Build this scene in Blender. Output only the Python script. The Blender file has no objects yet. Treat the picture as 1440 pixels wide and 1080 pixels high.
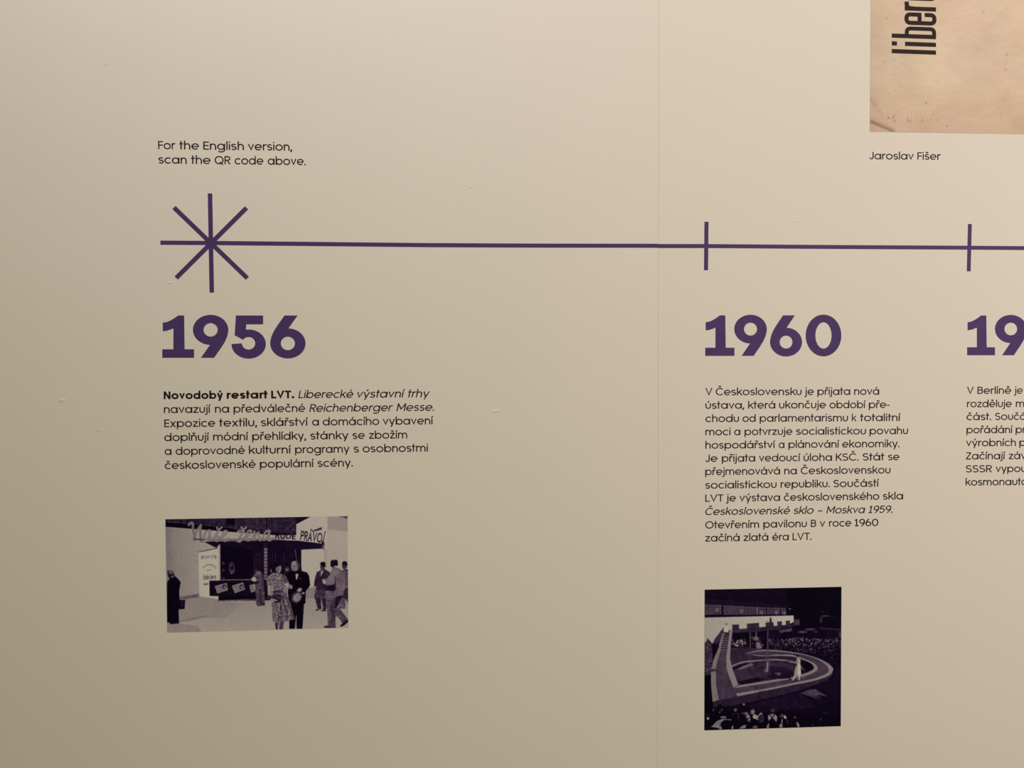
import bpy, math, random
import numpy as np
from mathutils import Matrix, Vector

# ------------------------------------------------------------------ camera, world, lights, exposure
SC = bpy.context.scene
COL = SC.collection
W_PX, H_PX, F_PX = 1440.0, 1080.0, 1050.0
CAM = np.array([0.0, -1.05, 1.45])
YAW, PITCH, ROLL = (math.radians(a) for a in (-3.31022, -1.81355, -0.19685))


def axes():
    cy, sy, cp, sp, cr, sr = (math.cos(YAW), math.sin(YAW), math.cos(PITCH), math.sin(PITCH), math.cos(ROLL), math.sin(ROLL))
    m = np.array([[cy, -sy, 0], [sy, cy, 0], [0, 0, 1]]) @ np.array([[1, 0, 0], [0, cp, -sp], [0, sp, cp]])
    r, u, f = np.array([1, 0, 0]), np.array([0, 0, 1]), np.array([0, 1, 0])
    return m @ (cr * r + sr * u), m @ (-sr * r + cr * u), m @ f


RI, UP, FW = axes()
cam_data = bpy.data.cameras.new('camera')
cam_data.sensor_width = 36.0
cam_data.lens = F_PX / W_PX * 36.0
cam_data.clip_start = 0.01
cam = bpy.data.objects.new('camera', cam_data)
COL.objects.link(cam)
M = Matrix.Identity(4)
for i in range(3):
    M[i][0], M[i][1], M[i][2], M[i][3] = RI[i], UP[i], -FW[i], CAM[i]
cam.matrix_world = M
SC.camera = cam

world = bpy.data.worlds.new('room_ambient')
SC.world = world
world.use_nodes = True
bg = world.node_tree.nodes['Background']
bg.inputs[0].default_value = (1.0, 1.0, 0.30, 1)
bg.inputs[1].default_value = 0.125


def area_light(name, loc, aim, rgb, size):
    d = bpy.data.lights.new(name, 'AREA')
    d.shape = 'DISK'
    d.size = size
    e = max(rgb)
    d.energy = e
    d.color = [c / e for c in rgb]
    o = bpy.data.objects.new(name, d)
    COL.objects.link(o)
    o.location = loc
    o.rotation_euler = (Vector(aim) - Vector(loc)).to_track_quat('-Z', 'Y').to_euler()


area_light('ceiling_wall_washer', (-0.4, -0.6, 3.1), (0.2, 0, 1.3), (14.18, 13.34, 13.14), 0.18)
area_light('ceiling_spot', (2.0, -2.2, 2.2), (0.2, 0, 1.3), (50.4, 41.0, 37.6), 0.18)

vs = SC.view_settings
vs.view_transform = 'Standard'
vs.look = 'None'
vs.exposure = 0.0
vs.gamma = 1.0
vs.use_curve_mapping = False


# ------------------------------------------------------------------ wall mapping and helpers
def P(px, py):
    """Point of the wall plane (x, z) seen at a place of the photograph."""
    d = ((px - W_PX / 2) / F_PX) * RI - ((py - H_PX / 2) / F_PX) * UP + FW
    t = -CAM[1] / d[1]
    q = CAM + d * t
    return np.array([q[0], q[2]])


def scale_at(px, py):
    return float(np.linalg.norm(P(px, py + 5) - P(px, py - 5)) / 10)


def material(name, rgb, rough=0.55, spec=0.25, var=0.03, nscale=40.0, bump=0.0, bscale=300.0):
    m = bpy.data.materials.new(name)
    m.use_nodes = True
    nt = m.node_tree
    b = nt.nodes['Principled BSDF']
    b.inputs['Roughness'].default_value = rough
    b.inputs['Specular IOR Level'].default_value = spec
    tc = nt.nodes.new('ShaderNodeTexCoord')
    n = nt.nodes.new('ShaderNodeTexNoise')
    n.inputs['Scale'].default_value = nscale
    n.inputs['Detail'].default_value = 4
    nt.links.new(tc.outputs['Object'], n.inputs['Vector'])
    r = nt.nodes.new('ShaderNodeValToRGB')
    r.color_ramp.elements[0].position = 0.3
    r.color_ramp.elements[1].position = 0.7
    r.color_ramp.elements[0].color = [c * (1 - var) for c in rgb] + [1]
    r.color_ramp.elements[1].color = [c * (1 + var) for c in rgb] + [1]
    nt.links.new(n.outputs['Fac'], r.inputs['Fac'])
    nt.links.new(r.outputs['Color'], b.inputs['Base Color'])
    if bump:
        n2 = nt.nodes.new('ShaderNodeTexNoise')
        n2.inputs['Scale'].default_value = bscale
        n2.inputs['Detail'].default_value = 3
        nt.links.new(tc.outputs['Object'], n2.inputs['Vector'])
        bp = nt.nodes.new('ShaderNodeBump')
        bp.inputs['Strength'].default_value = bump
        bp.inputs['Distance'].default_value = 0.001
        nt.links.new(n2.outputs['Fac'], bp.inputs['Height'])
        nt.links.new(bp.outputs['Normal'], b.inputs['Normal'])
    return m


def print_material(name):
    m = bpy.data.materials.new(name)
    m.use_nodes = True
    nt = m.node_tree
    b = nt.nodes['Principled BSDF']
    b.inputs['Roughness'].default_value = 0.6
    b.inputs['Specular IOR Level'].default_value = 0.03
    a = nt.nodes.new('ShaderNodeVertexColor')
    a.layer_name = 'print'
    nt.links.new(a.outputs['Color'], b.inputs['Base Color'])
    return m


M_WALL = material('matte_wall_foil', (0.80, 0.78, 0.74), 0.75, 0.12, 0.006, 9.0, 0.10, 110.0)
M_PURPLE = material('purple_print', (0.080, 0.047, 0.178), 0.6, 0.12, 0.05, 60.0)
M_INK = material('dark_text_print', (0.020, 0.011, 0.020), 0.6, 0.12, 0.05, 60.0)
M_BLACK = material('worn_black_print', (0.026, 0.018, 0.021), 0.6, 0.12, 0.15, 200.0)
M_PRINT = print_material('halftone_photo_print')
M_PAPER = print_material('aged_beige_paper')

T_FILM = 0.00008          # thickness of the applied film
EPS = 0.000006


class Builder:
    """Collects flat film shapes on the wall plane; each gets its own tiny height."""

    def __init__(self):
        self.v, self.f, self.n = [], [], 0

    def _depth(self):
        self.n += 1
        return T_FILM + (self.n % 10) * EPS

    def polygon(self, pts):
        d = self._depth()
        k, b = len(pts), len(self.v)
        self.v += [(p[0], -d, p[1]) for p in pts] + [(p[0], 0.0, p[1]) for p in pts]
        area = sum(pts[i][0] * pts[(i + 1) % k][1] - pts[(i + 1) % k][0] * pts[i][1] for i in range(k))
        order = list(range(k)) if area > 0 else list(range(k))[::-1]
        self.f.append([b + i for i in order])
        for i in range(k):
            a, c = order[i], order[(i + 1) % k]
            self.f.append([b + a, b + k + a, b + k + c, b + c])

    def ribbon(self, left, right, closed):
        d = self._depth()
        k, b = len(left), len(self.v)
        for p in left:
            self.v.append((p[0], -d, p[1]))
        for p in right:
            self.v.append((p[0], -d, p[1]))
        for p in left:
            self.v.append((p[0], 0.0, p[1]))
        for p in right:
            self.v.append((p[0], 0.0, p[1]))
        L, R, LB, RB = b, b + k, b + 2 * k, b + 3 * k
        for i in range(k if closed else k - 1):
            j = (i + 1) % k
            self.f.append([R + i, R + j, L + j, L + i])
            self.f.append([L + i, L + j, LB + j, LB + i])
            self.f.append([R + j, R + i, RB + i, RB + j])
        if not closed:
            self.f.append([L, LB, RB, R])
            self.f.append([R + k - 1, RB + k - 1, LB + k - 1, L + k - 1])

    def build(self, name, mat, parent=None):
        loc = np.array(parent.location) if parent else np.zeros(3)
        me = bpy.data.meshes.new(name)
        me.from_pydata([(x - loc[0], y - loc[1], z - loc[2]) for x, y, z in self.v], [], self.f)
        me.materials.append(mat)
        me.update()
        o = bpy.data.objects.new(name, me)
        COL.objects.link(o)
        if parent:
            o.parent = parent
        return o


def offset_line(pts, h, closed=False):
    pts = [np.array(p, float) for p in pts]
    n = len(pts)
    L, R = [], []
    for i in range(n):
        if closed:
            a, c = pts[i - 1], pts[(i + 1) % n]
        else:
            a, c = pts[max(i - 1, 0)], pts[min(i + 1, n - 1)]
        p = pts[i]
        d1 = p - a if np.linalg.norm(p - a) > 1e-9 else c - p
        d2 = c - p if np.linalg.norm(c - p) > 1e-9 else d1
        d1, d2 = d1 / np.linalg.norm(d1), d2 / np.linalg.norm(d2)
        n1, n2 = np.array([-d1[1], d1[0]]), np.array([-d2[1], d2[0]])
        m = n1 + n2
        lm = np.linalg.norm(m)
        if lm < 1e-6:
            m, s = n1, 1.0
        else:
            m = m / lm
            s = min(1.0 / max(float(m @ n1), 0.05), 1.9)
        L.append(p + m * h * s)
        R.append(p - m * h * s)
    return L, R


def empty(name, px, py):
    o = bpy.data.objects.new(name, None)
    o.empty_display_size = 0.02
    x, z = P(px, py)
    o.location = (x, 0.0, z)
    COL.objects.link(o)
    return o


def tag(o, label, cat, group=None):
    o['label'] = label
    o['category'] = cat
    if group:
        o['group'] = group
    return o


# ------------------------------------------------------------------ monoline geometric letters (cap height = 1)
X, ASC, DSC = 0.76, 1.07, -0.27


def arc(cx, cy, rx, ry, a0, a1, n=None):
    n = n or max(5, int(abs(a1 - a0) / 15) + 1)
    return [(cx + rx * math.cos(math.radians(a0 + (a1 - a0) * i / (n - 1))),
             cy + ry * math.sin(math.radians(a0 + (a1 - a0) * i / (n - 1)))) for i in range(n)]


def ring(cx, cy, rx, ry, n=28):
    return arc(cx, cy, rx, ry, 0, 360 - 360 / n, n)


BASE = {'á': ('a', 'acute'), 'é': ('e', 'acute'), 'í': ('ı', 'acute'), 'ó': ('o', 'acute'), 'ú': ('u', 'acute'),
        'ý': ('y', 'acute'), 'č': ('c', 'caron'), 'ě': ('e', 'caron'), 'ň': ('n', 'caron'), 'ř': ('r', 'caron'),
        'š': ('s', 'caron'), 'ž': ('z', 'caron'), 'Č': ('C', 'caron'), 'Á': ('A', 'acute'), 'É': ('E', 'acute')}


def glyph(ch, w):
    """-> (strokes [(points, closed)], left bearing, ink width, right bearing)"""
    h = w / 2
    acc = None
    if ch in BASE:
        ch, acc = BASE[ch]
    S, st, ro, dg = [], 0.085, 0.055, 0.02
    yo, xo = X / 2, X / 2 + 0.012 - h
    lb = rb = st
    A = lambda p: S.append((p, False))

    def bowl(x0, wd):
        S.append((ring(x0 + wd / 2, yo, wd / 2 - h, xo), True))

    def arch(xl, xr):
        ry = 0.34 - h
        yc = X + 0.012 - h - ry
        A([(xl, yc - 0.12)] + arc((xl + xr) / 2, yc, (xr - xl) / 2, ry, 180, 0, 13) + [(xr, 0)])

    def ess(wd, top):
        yT, yB = top + 0.012 - h, -0.012 + h
        ym = yB + (yT - yB) * 0.52
        ru, rl, rx = (yT - ym) / 2, (ym - yB) / 2, wd / 2 - h
        A(arc(wd / 2, ym + ru, rx * 0.94, ru, 28, 180, 9) + arc(wd / 2, ym + ru, rx * 0.94, ru, 200, 262, 4)
          + arc(wd / 2, ym - rl, rx, rl, 82, -20, 6) + arc(wd / 2, ym - rl, rx, rl, -40, -154, 8))

    if ch == 'o': bowl(0, .84); W = .84; lb = rb = ro
    elif ch == 'a': bowl(0, .80); A([(.83 - h, 0), (.83 - h, X)]); W = .83; lb = ro
    elif ch == 'b': bowl(.03, .80); A([(h, 0), (h, ASC)]); W = .83; rb = ro
    elif ch == 'd': bowl(0, .80); A([(.83 - h, 0), (.83 - h, ASC)]); W = .83; lb = ro
    elif ch == 'p': bowl(.03, .80); A([(h, DSC), (h, X)]); W = .83; rb = ro
    elif ch == 'q': bowl(0, .80); A([(.83 - h, DSC), (.83 - h, X)]); W = .83; lb = ro
    elif ch == 'g':
        bowl(0, .80)
        x = .83 - h
        A([(x, X), (x, 0)] + arc(x - .35, -.02, .35, .30 - h, 0, -145, 10)); W = .83; lb = ro
    elif ch == 'c': A(arc(.41, yo, .41 - h, xo, 45, 315, 18)); W = .73; lb = ro; rb = .04
    elif ch == 'e':
        A(arc(.41, yo, .41 - h, xo, -8, 316, 22)); A([(h, yo - .01), (.82 - h, yo - .01)]); W = .82; lb = ro; rb = .05
    elif ch == 'h': A([(h, 0), (h, ASC)]); arch(h, .66 - h); W = .66
    elif ch == 'n': A([(h, 0), (h, X)]); arch(h, .66 - h); W = .66
    elif ch == 'm': A([(h, 0), (h, X)]); arch(h, .56); arch(.56, 1.12 - h); W = 1.12
    elif ch == 'u':
        ry = 0.34 - h
        A([(h, X), (h, h + ry - .012)] + arc(.33, h + ry - .012, .33 - h, ry, 180, 360, 13) + [(.66 - h, X)]); W = .66; lb = rb = .08
    elif ch in 'iı':
        A([(h, 0), (h, X)])
        if ch == 'i': A([(h, .89), (h, .89 + w * 1.15)])
        W = w
    elif ch == 'l': A([(h, 0), (h, ASC)]); W = w
    elif ch == 'j':
        A([(.2, X), (.2, -.10)] + arc(.03, -.10, .17, .18 - h, 0, -110, 7)); A([(.2, .89), (.2, .89 + w * 1.15)]); W = .2 + h; lb = -.04
    elif ch == 'r': A([(h, 0), (h, X)]); A(arc(.37, X - .33, .37 - h, .342 - h, 180, 78, 8)); W = .42; rb = .02
    elif ch == 's': ess(.60, X); W = .60; lb = .05; rb = .045
    elif ch == 't': A([(.18, 0), (.18, 1.03)]); A([(0, X - h), (.41, X - h)]); W = .41; lb = .02; rb = .03
    elif ch == 'f': A([(.19, 0), (.19, .88), (.26, .99), (.4, 1.02)]); A([(0, X - h), (.4, X - h)]); W = .42; lb = .02; rb = .02
    elif ch == 'v': A([(h * 1.1, X), (.36, w * .62), (.72 - h * 1.1, X)]); W = .72; lb = rb = dg
    elif ch == 'y': A([(h * 1.1, X), (.385, .04)]); A([(.74 - h * 1.1, X), (.385, 0), (.27, DSC)]); W = .74; lb = rb = dg
    elif ch == 'x': A([(h * 1.2, X), (.70 - h * 1.2, 0)]); A([(h * 1.2, 0), (.70 - h * 1.2, X)]); W = .70; lb = rb = .03
    elif ch == 'z':
        A([(.02, X - h), (.60 - h * .4, X - h)]); A([(.55, X - h), (.06, h)]); A([(0 + h * .4, h), (.62, h)]); W = .62; lb = rb = .05
    elif ch == 'k': A([(h, 0), (h, ASC)]); A([(.60, X), (h, .30)]); A([(.26, .46), (.63, 0)]); W = .66; rb = .01
    # capitals
    elif ch == 'V': A([(h * 1.1, 1), (.45, w * .62), (.90 - h * 1.1, 1)]); W = .90; lb = rb = dg
    elif ch == 'A': A([(h * 1.1, 0), (.45, 1 - w * .62), (.90 - h * 1.1, 0)]); A([(.2, .33), (.7, .33)]); W = .90; lb = rb = dg
    elif ch == 'L': A([(h, 1), (h, 0)]); A([(0, h), (.56, h)]); W = .56; rb = .03
    elif ch == 'T': A([(.35, 0), (.35, 1)]); A([(0, 1 - h), (.70, 1 - h)]); W = .70; lb = rb = .03
    elif ch == 'E':
        A([(h, 1), (h, 0)])
        for y in (h, .51, 1 - h): A([(0, y), (.60 if y != .51 else .56, y)])
        W = .60; rb = .05
    elif ch == 'F':
        A([(h, 1), (h, 0)]); A([(0, 1 - h), (.58, 1 - h)]); A([(0, .50), (.54, .50)]); W = .58; rb = .03
    elif ch == 'C': A(arc(.52, .5, .52 - h, .512 - h, 42, 318, 22)); W = .94; lb = .06; rb = .05
    elif ch == 'O': S.append((ring(.53, .5, .53 - h, .512 - h, 32), True)); W = 1.06; lb = rb = .06
    elif ch == 'Q':
        S.append((ring(.53, .5, .53 - h, .512 - h, 32), True)); A([(.62, .28), (.98, -.06)]); W = 1.06; lb = rb = .06
    elif ch == 'S': ess(.72, 1.0); W = .72; lb = .06; rb = .05
    elif ch == 'J': A([(.52 - h, 1), (.52 - h, .30)] + arc(.26, .30, .26 - h, .312 - h, 0, -165, 12)); W = .52; lb = .03
    elif ch == 'K': A([(h, 0), (h, 1)]); A([(.68, 1), (h, .38)]); A([(.28, .56), (.72, 0)]); W = .75; rb = .01
    elif ch == 'D':
        A([(h, 0), (h, 1)]); A([(h, 1 - h), (.36, 1 - h)] + arc(.36, .5, .46 - h, .5 - h, 90, -90, 14) + [(h, h)]); W = .82; rb = .06
    elif ch == 'U': A([(h, 1), (h, .36)] + arc(.38, .36, .38 - h, .37 - h, 180, 360, 13) + [(.76 - h, 1)]); W = .76
    elif ch == 'R' or ch == 'B' or ch == 'P':
        A([(h, 0), (h, 1)])
        r1 = .27 if ch == 'B' else .29
        y1 = 1 - 2 * r1 + (h if ch == 'B' else 0)
        A([(h, 1 - h), (.38, 1 - h)] + arc(.38, 1 - r1, .28 - h if ch == 'B' else .31 - h, r1 - h, 90, -90, 10) + [(h, 1 - 2 * r1 + h)])
        if ch == 'R': A([(.36, .42), (.64, 0)]); W = .70; rb = .03
        elif ch == 'P': W = .69; rb = .03
        else:
            r2 = (1 - 2 * r1 + w) / 2
            A([(h, r2 * 2 - h), (.40, r2 * 2 - h)] + arc(.40, r2, .31 - h, r2 - h, 90, -90, 10) + [(h, h)]); W = .71; rb = .05
    elif ch == 'N': A([(h, 0), (h, 1)]); A([(h, .96), (.80 - h, .04)]); A([(.80 - h, 0), (.80 - h, 1)]); W = .80
    elif ch == 'M':
        A([(h, 0), (h, 1)]); A([(h, .96), (.49, .28), (.98 - h, .96)]); A([(.98 - h, 0), (.98 - h, 1)]); W = .98
    elif ch == 'Z':
        A([(.03, 1 - h), (.68 - h * .4, 1 - h)]); A([(.63, 1 - h), (.06, h)]); A([(h * .3, h), (.70, h)]); W = .70; lb = rb = .05
    # figures
    elif ch == '1': A([(.24, 0), (.24, 1)]); A([(.02, .78), (.14, .84), (.22, .97)]); A([(.03, h), (.48, h)]); W = .48; lb = .04; rb = .04
    elif ch == '9':
        S.append((ring(.34, .68, .34 - h, .332 - h), True)); A([(.68 - h, .68), (.60, .42), (.30, 0)]); W = .68; lb = rb = .05
    elif ch == '6':
        S.append((ring(.34, .32, .34 - h, .332 - h), True)); A([(h, .32), (.09, .58), (.39, 1)]); W = .68; lb = rb = .05
    elif ch == '5':
        A([(.58, 1 - h), (.12, 1 - h)]); A([(.12, 1), (.10, .52)]); A(arc(.32, .33, .34 - h, .342 - h, 140, -150, 18)); W = .66; lb = rb = .05
    elif ch == '0': S.append((ring(.38, .5, .38 - h, .512 - h), True)); W = .76; lb = rb = .055
    elif ch == '.': A([(w * .62, 0), (w * .62, w * 1.2)]); W = w * 1.24; lb = .06; rb = .05
    elif ch == ',': A([(w * .85, w * 1.15), (w * .35, -.17)]); W = w * 1.2; lb = .05; rb = .05
    elif ch == '-': A([(0, .38), (.34, .38)]); W = .34; lb = rb = .05
    elif ch == '–': A([(0, .38), (.56, .38)]); W = .56; lb = rb = .05
    elif ch == ' ': W = .2
    else: raise ValueError(ch)
    if acc:
        up = ch.isupper()
        y0 = (1.0 if up else X) + .09
        cx = W / 2 + (.03 if ch == 'c' or ch == 'C' else 0) + (0.04 if ch == 'r' else 0)
        if acc == 'acute':
            A([(cx - .04, y0 - .01), (cx + .10, y0 + .22)])
        else:
            A([(cx - .155, y0 + .20), (cx, y0 + .06), (cx + .155, y0 + .20)])
    return S, lb * .78 - .006, W, rb * .78 - .006


def word_strokes(text, w, shear=0.0):
    """-> list of (left, right, closed) outlines plus ink extents and advance"""
    x, out = 0.0, []
    for i, ch in enumerate(text):
        S, lb, W, rb = glyph(ch, w)
        if i:
            x += lb
        for pts, closed in S:
            hh = w / 2 * (1.2 if ch in '.,' else 1.0)
            L, R = offset_line([(p[0] + x, p[1]) for p in pts], hh, closed)
            if shear:
                L = [np.array([p[0] + shear * p[1], p[1]]) for p in L]
                R = [np.array([p[0] + shear * p[1], p[1]]) for p in R]
            out.append((L, R, closed))
        x += W + rb
    xs = [p[0] for L, R, c in out for p in L + R]
    return out, min(xs), max(xs)


WT = {'r': (0.141, 0.0), 'b': (0.222, 0.0), 'i': (0.136, 0.20)}


def set_word(B, text, x0, x1, base, cap_px, style):
    """base(px) -> py of the baseline. x1 None: natural width with factor given in x1 tuple."""
    w, sh = WT[style]
    out, a, b = word_strokes(text, w, sh)
    A = P(x0, base(x0))
    s = cap_px * scale_at(x0, base(x0))
    if isinstance(x1, tuple):
        sx = s * x1[0]
        Q = P(x0 + 20, base(x0 + 20)) - A
        u = Q / np.linalg.norm(Q)
    else:
        Q = P(x1, base(x1)) - A
        sx = np.linalg.norm(Q) / (b - a)
        u = Q / np.linalg.norm(Q)
    v = np.array([-u[1], u[0]])
    f = lambda p: A + u * (p[0] - a) * sx + v * p[1] * s
    for L, R, closed in out:
        B.ribbon([f(p) for p in L], [f(p) for p in R], closed)
    return sx / s


def text_line(parent, words, start, end, cap_px, name='text_line'):
    base = lambda x: start[1] + (end[1] - start[1]) * (x - start[0]) / (end[0] - start[0])
    groups = {}
    for wd in words:
        st = wd[3] if len(wd) > 3 else 'r'
        groups.setdefault(st, Builder())
        r = set_word(groups[st], wd[0], wd[1], wd[2], base, cap_px, st)
    out = []
    for st, B in groups.items():
        nm = {'r': name, 'b': 'bold_phrase', 'i': 'italic_phrase'}[st]
        o = B.build(nm, M_INK, parent)
        if st == 'b':
            o['label'] = 'bold black opening words'
        if st == 'i':
            o['label'] = 'slanted italic words'
        out.append(o)
    return out


# ------------------------------------------------------------------ the wall
def build_wall():
    v, f = [], []

    def box(x0b, x0t, x1b, x1t, y0, y1, z0, z1):
        b = len(v)
        v.extend([(x0b, y0, z0), (x1b, y0, z0), (x1t, y0, z1), (x0t, y0, z1),
                  (x0b, y1, z0), (x1b, y1, z0), (x1t, y1, z1), (x0t, y1, z1)])
        f.extend([[b, b + 1, b + 2, b + 3], [b + 5, b + 4, b + 7, b + 6], [b + 4, b, b + 3, b + 7],
                  [b + 1, b + 5, b + 6, b + 2], [b + 3, b + 2, b + 6, b + 7], [b + 4, b + 5, b + 1, b]])
    a, c = P(926.6, 0), P(924.6, 1010)
    k = (a[0] - c[0]) / (a[1] - c[1])
    sx = lambda z: c[0] + k * (z - c[1])
    g, z0, z1 = 0.00010, 0.0, 3.2
    box(-3.5, -3.5, sx(z0) - g, sx(z1) - g, 0, 0.004, z0, z1)
    box(sx(z0) + g, sx(z1) + g, 3.5, 3.5, 0, 0.004, z0, z1)
    box(-3.5, -3.5, 3.5, 3.5, 0.005, 0.08, z0, z1)
    n_flat = len(f)

    def bubble(px, py, rx, rz, hgt, tilt=0.0):
        hgt *= 0.5
        cx, cz = P(px, py)
        n, m, b = 16, 6, len(v)
        v.append((cx, -hgt, cz))
        for j in range(1, m + 1):
            q = j / m
            y = -hgt * (0.5 + 0.5 * math.cos(math.pi * q)) if j < m else 0.0002
            for i in range(n):
                t = 2 * math.pi * i / n
                ex, ez = rx * q * math.cos(t), rz * q * math.sin(t)
                v.append((cx + ex * math.cos(tilt) - ez * math.sin(tilt), y, cz + ex * math.sin(tilt) + ez * math.cos(tilt)))
        for i in range(n):
            f.append([b, b + 1 + i, b + 1 + (i + 1) % n])
        for j in range(m - 1):
            for i in range(n):
                p, q = b + 1 + j * n + i, b + 1 + j * n + (i + 1) % n
                f.append([p, p + n, q + n, q])
    bubble(87, 563, .0065, .0035, .0010, .1)
    bubble(697.5, 578, .0070, .0035, .0011, .25)
    bubble(662, 263, .0016, .0030, .0010)
    bubble(1196, 327.5, .0014, .0022, .0012)
    bubble(1123, 311.5, .0055, .0014, .0007, -.25)
    bubble(239.5, 397.5, .0055, .0022, .0008, .2)
    bubble(674, 557, .0035, .0016, .0005, .0)
    bubble(938, 641, .0035, .0016, .0005, .0)
    bubble(690, 546.5, .0022, .0018, .0004, .0)
    bubble(861, 90, .003, .002, .0004, .0)
    bubble(150, 90, .004, .002, .0004, .3)
    bubble(140, 605, .005, .003, .0005, .3)
    bubble(560, 800, .004, .002, .0004, .3)
    me = bpy.data.meshes.new('wall_back')
    me.from_pydata(v, [], f)
    me.materials.append(M_WALL)
    for i, p in enumerate(me.polygons):
        p.use_smooth = i >= n_flat
    me.update()
    o = bpy.data.objects.new('wall_back', me)
    COL.objects.link(o)
    o['kind'] = 'structure'


build_wall()


# ------------------------------------------------------------------ timeline: bar, ticks, star
def bar_px(B, pts, width_px):
    """A straight-cut strip whose centre line runs through photograph places."""
    q = [P(*p) for p in pts]
    h = width_px * scale_at(*pts[0]) / 2
    L, R = offset_line(q, h)
    B.ribbon(L, R, False)


B = Builder()
bar_px(B, [(225.6, 341.3), (296, 341.7), (450, 343.2), (600, 344.7), (760, 345.4), (925.2, 345.6)], 6.0)
bar_px(B, [(925.2, 346.0), (993, 346.0), (1110, 346.9), (1220, 347.6), (1340, 348.2), (1440, 348.9), (1560, 349.9)], 5.7)
tag(B.build('timeline_line', M_PURPLE), 'long thin purple horizontal line running across the wall above the years', 'line')

B = Builder()
bar_px(B, [(993.5, 311.8), (992.8, 380.0)], 5.9)
tag(B.build('tick_mark', M_PURPLE), 'short vertical purple tick on the timeline above the year 1960', 'tick mark', 'ticks along the timeline')
B = Builder()
bar_px(B, [(1363.9, 315.0), (1362.2, 381.6)], 5.7)
tag(B.build('tick_mark', M_PURPLE), 'short vertical purple tick on the timeline above the cut-off year at right', 'tick mark', 'ticks along the timeline')

star = tag(empty('star_symbol', 296.5, 341.7), 'purple star of thin crossing rays at the left start of the timeline', 'star')
for pts in ([(295.4, 272.0), (297.9, 411.4)], [(244.8, 291.8), (348.0, 391.2)], [(346.8, 292.2), (247.9, 390.8)]):
    B = Builder()
    bar_px(B, pts, 6.2)
    o = B.build('ray', M_PURPLE, star)
    o.location.y = -0.0001 - 0.00004 * (len(star.children))


# ------------------------------------------------------------------ big years
def tow(pts, x0, y0, k, dy=0.0):
    """zoom-free figure outline (cap height 1, origin bottom-left) -> wall points"""
    return [P(x0 + p[0] * k, y0 - p[1] * k + dy * p[0]) for p in pts]


def fig(ch):
    """heavy geometric figures as polygons / rings in cap-height units"""
    polys, rings = [], []
    if ch == '1':
        polys.append([(0, 0), (.754, 0), (.754, .202), (.53, .202), (.518, 1.0), (.375, 1.0), (.33, .965), (.27, .925), (.19, .88), (.11, .846), (.012, .83),
                      (.012, .626), (.09, .636), (.17, .658), (.264, .694), (.262, .202), (0, .202)])
    elif ch in '96':
        rings.append(((.415, .660), (.415, .355), (.165, .158)))
        polys.append([(.826, .60), (.832, .68), (.80, .70), (.43, .44), (.428, .345), (.186, 0), (.495, 0), (.66, .235), (.74, .36), (.80, .49)])
        if ch == '6':
            polys = [[(.83 - p[0], 1 - p[1]) for p in q] for q in polys]
            rings = [((.83 - c[0], 1 - c[1]), a, b) for c, a, b in rings]
    elif ch == '5':
        polys.append([(.113, 1.0), (.754, 1.0), (.754, .79), (.355, .79), (.347, .62), (.36, .50), (.274, .431), (.083, .532)])
        a = arc(.413, .325, .405, .345, 115, -180, 30)
        b = arc(.411, .343, .156, .148, 148, -180, 30)
        rings.append((a, b))
    elif ch == '0':
        rings.append(((.475, .503), (.475, .515), (.215, .322)))
    return polys, rings


def year(chars, spots, cap_px, label):
    root = empty('year_number', spots[0][0], spots[0][1])
    for ch, (x0, y0, wpx) in zip(chars, spots):
        polys, rings = fig(ch)
        nat = {'1': .754, '9': .83, '6': .83, '5': .818, '0': .95}[ch]
        kx = wpx / nat
        f = lambda p: P(x0 + p[0] * kx, y0 - p[1] * cap_px)
        B = Builder()
        for r in rings:
            if len(r) == 3:
                c, (ax, ay), (bx, by) = r
                n = 48
                B.ribbon([f(p) for p in ring(c[0], c[1], bx, by, n)], [f(p) for p in ring(c[0], c[1], ax, ay, n)], True)
            else:
                B.ribbon([f(p) for p in r[0]], [f(p) for p in r[1]], False)
        for q in polys:
            B.polygon([f(p) for p in q])
        B.build('digit', M_PURPLE, root)
    return tag(root, label, 'number', 'year headings under the timeline')


year('1956', [(228.2, 503.2, 44.8), (271.3, 503.2, 49.8), (325.0, 503.2, 48.9), (380.0, 503.2, 49.7)], 59.6,
     'large bold purple year 1956 under the star')
year('1960', [(991.7, 500.5, 41.1), (1032.5, 500.5, 45.8), (1082.9, 500.5, 45.0), (1132.9, 500.5, 50.2)], 57.1,
     'large bold purple year 1960 under the middle tick')
year('19', [(1360.0, 499.6, 39.2), (1399.1, 499.6, 44.6)], 56.0,
     'large bold purple figures 19 of a year cut off by the right edge')

# ------------------------------------------------------------------ text blocks
cap1 = tag(empty('caption', 222.5, 232), 'two-line English note set above the star at upper left', 'caption')
text_line(cap1, [('For', 222.5, 246.7), ('the', 252.3, 280), ('English', 285.9, 343.1), ('version,', 348.7, 411)], (222, 209.7), (411, 212.0), 11.5)
text_line(cap1, [('scan', 222.8, 262.7), ('the', 268.8, 296.3), ('QR', 301.9, 324.2), ('code', 330.1, 370.5), ('above.', 376.5, 430.1)], (222, 229.9), (430, 232.3), 11.5)

cap2 = tag(empty('caption', 1222.7, 225), 'one-line caption with a name under the beige poster', 'caption')
text_line(cap2, [('Jaroslav', 1222.7, 1284.9), ('Fišer', 1290, 1322.9)], (1222, 224.0), (1323, 224.9), 10.5)

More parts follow.
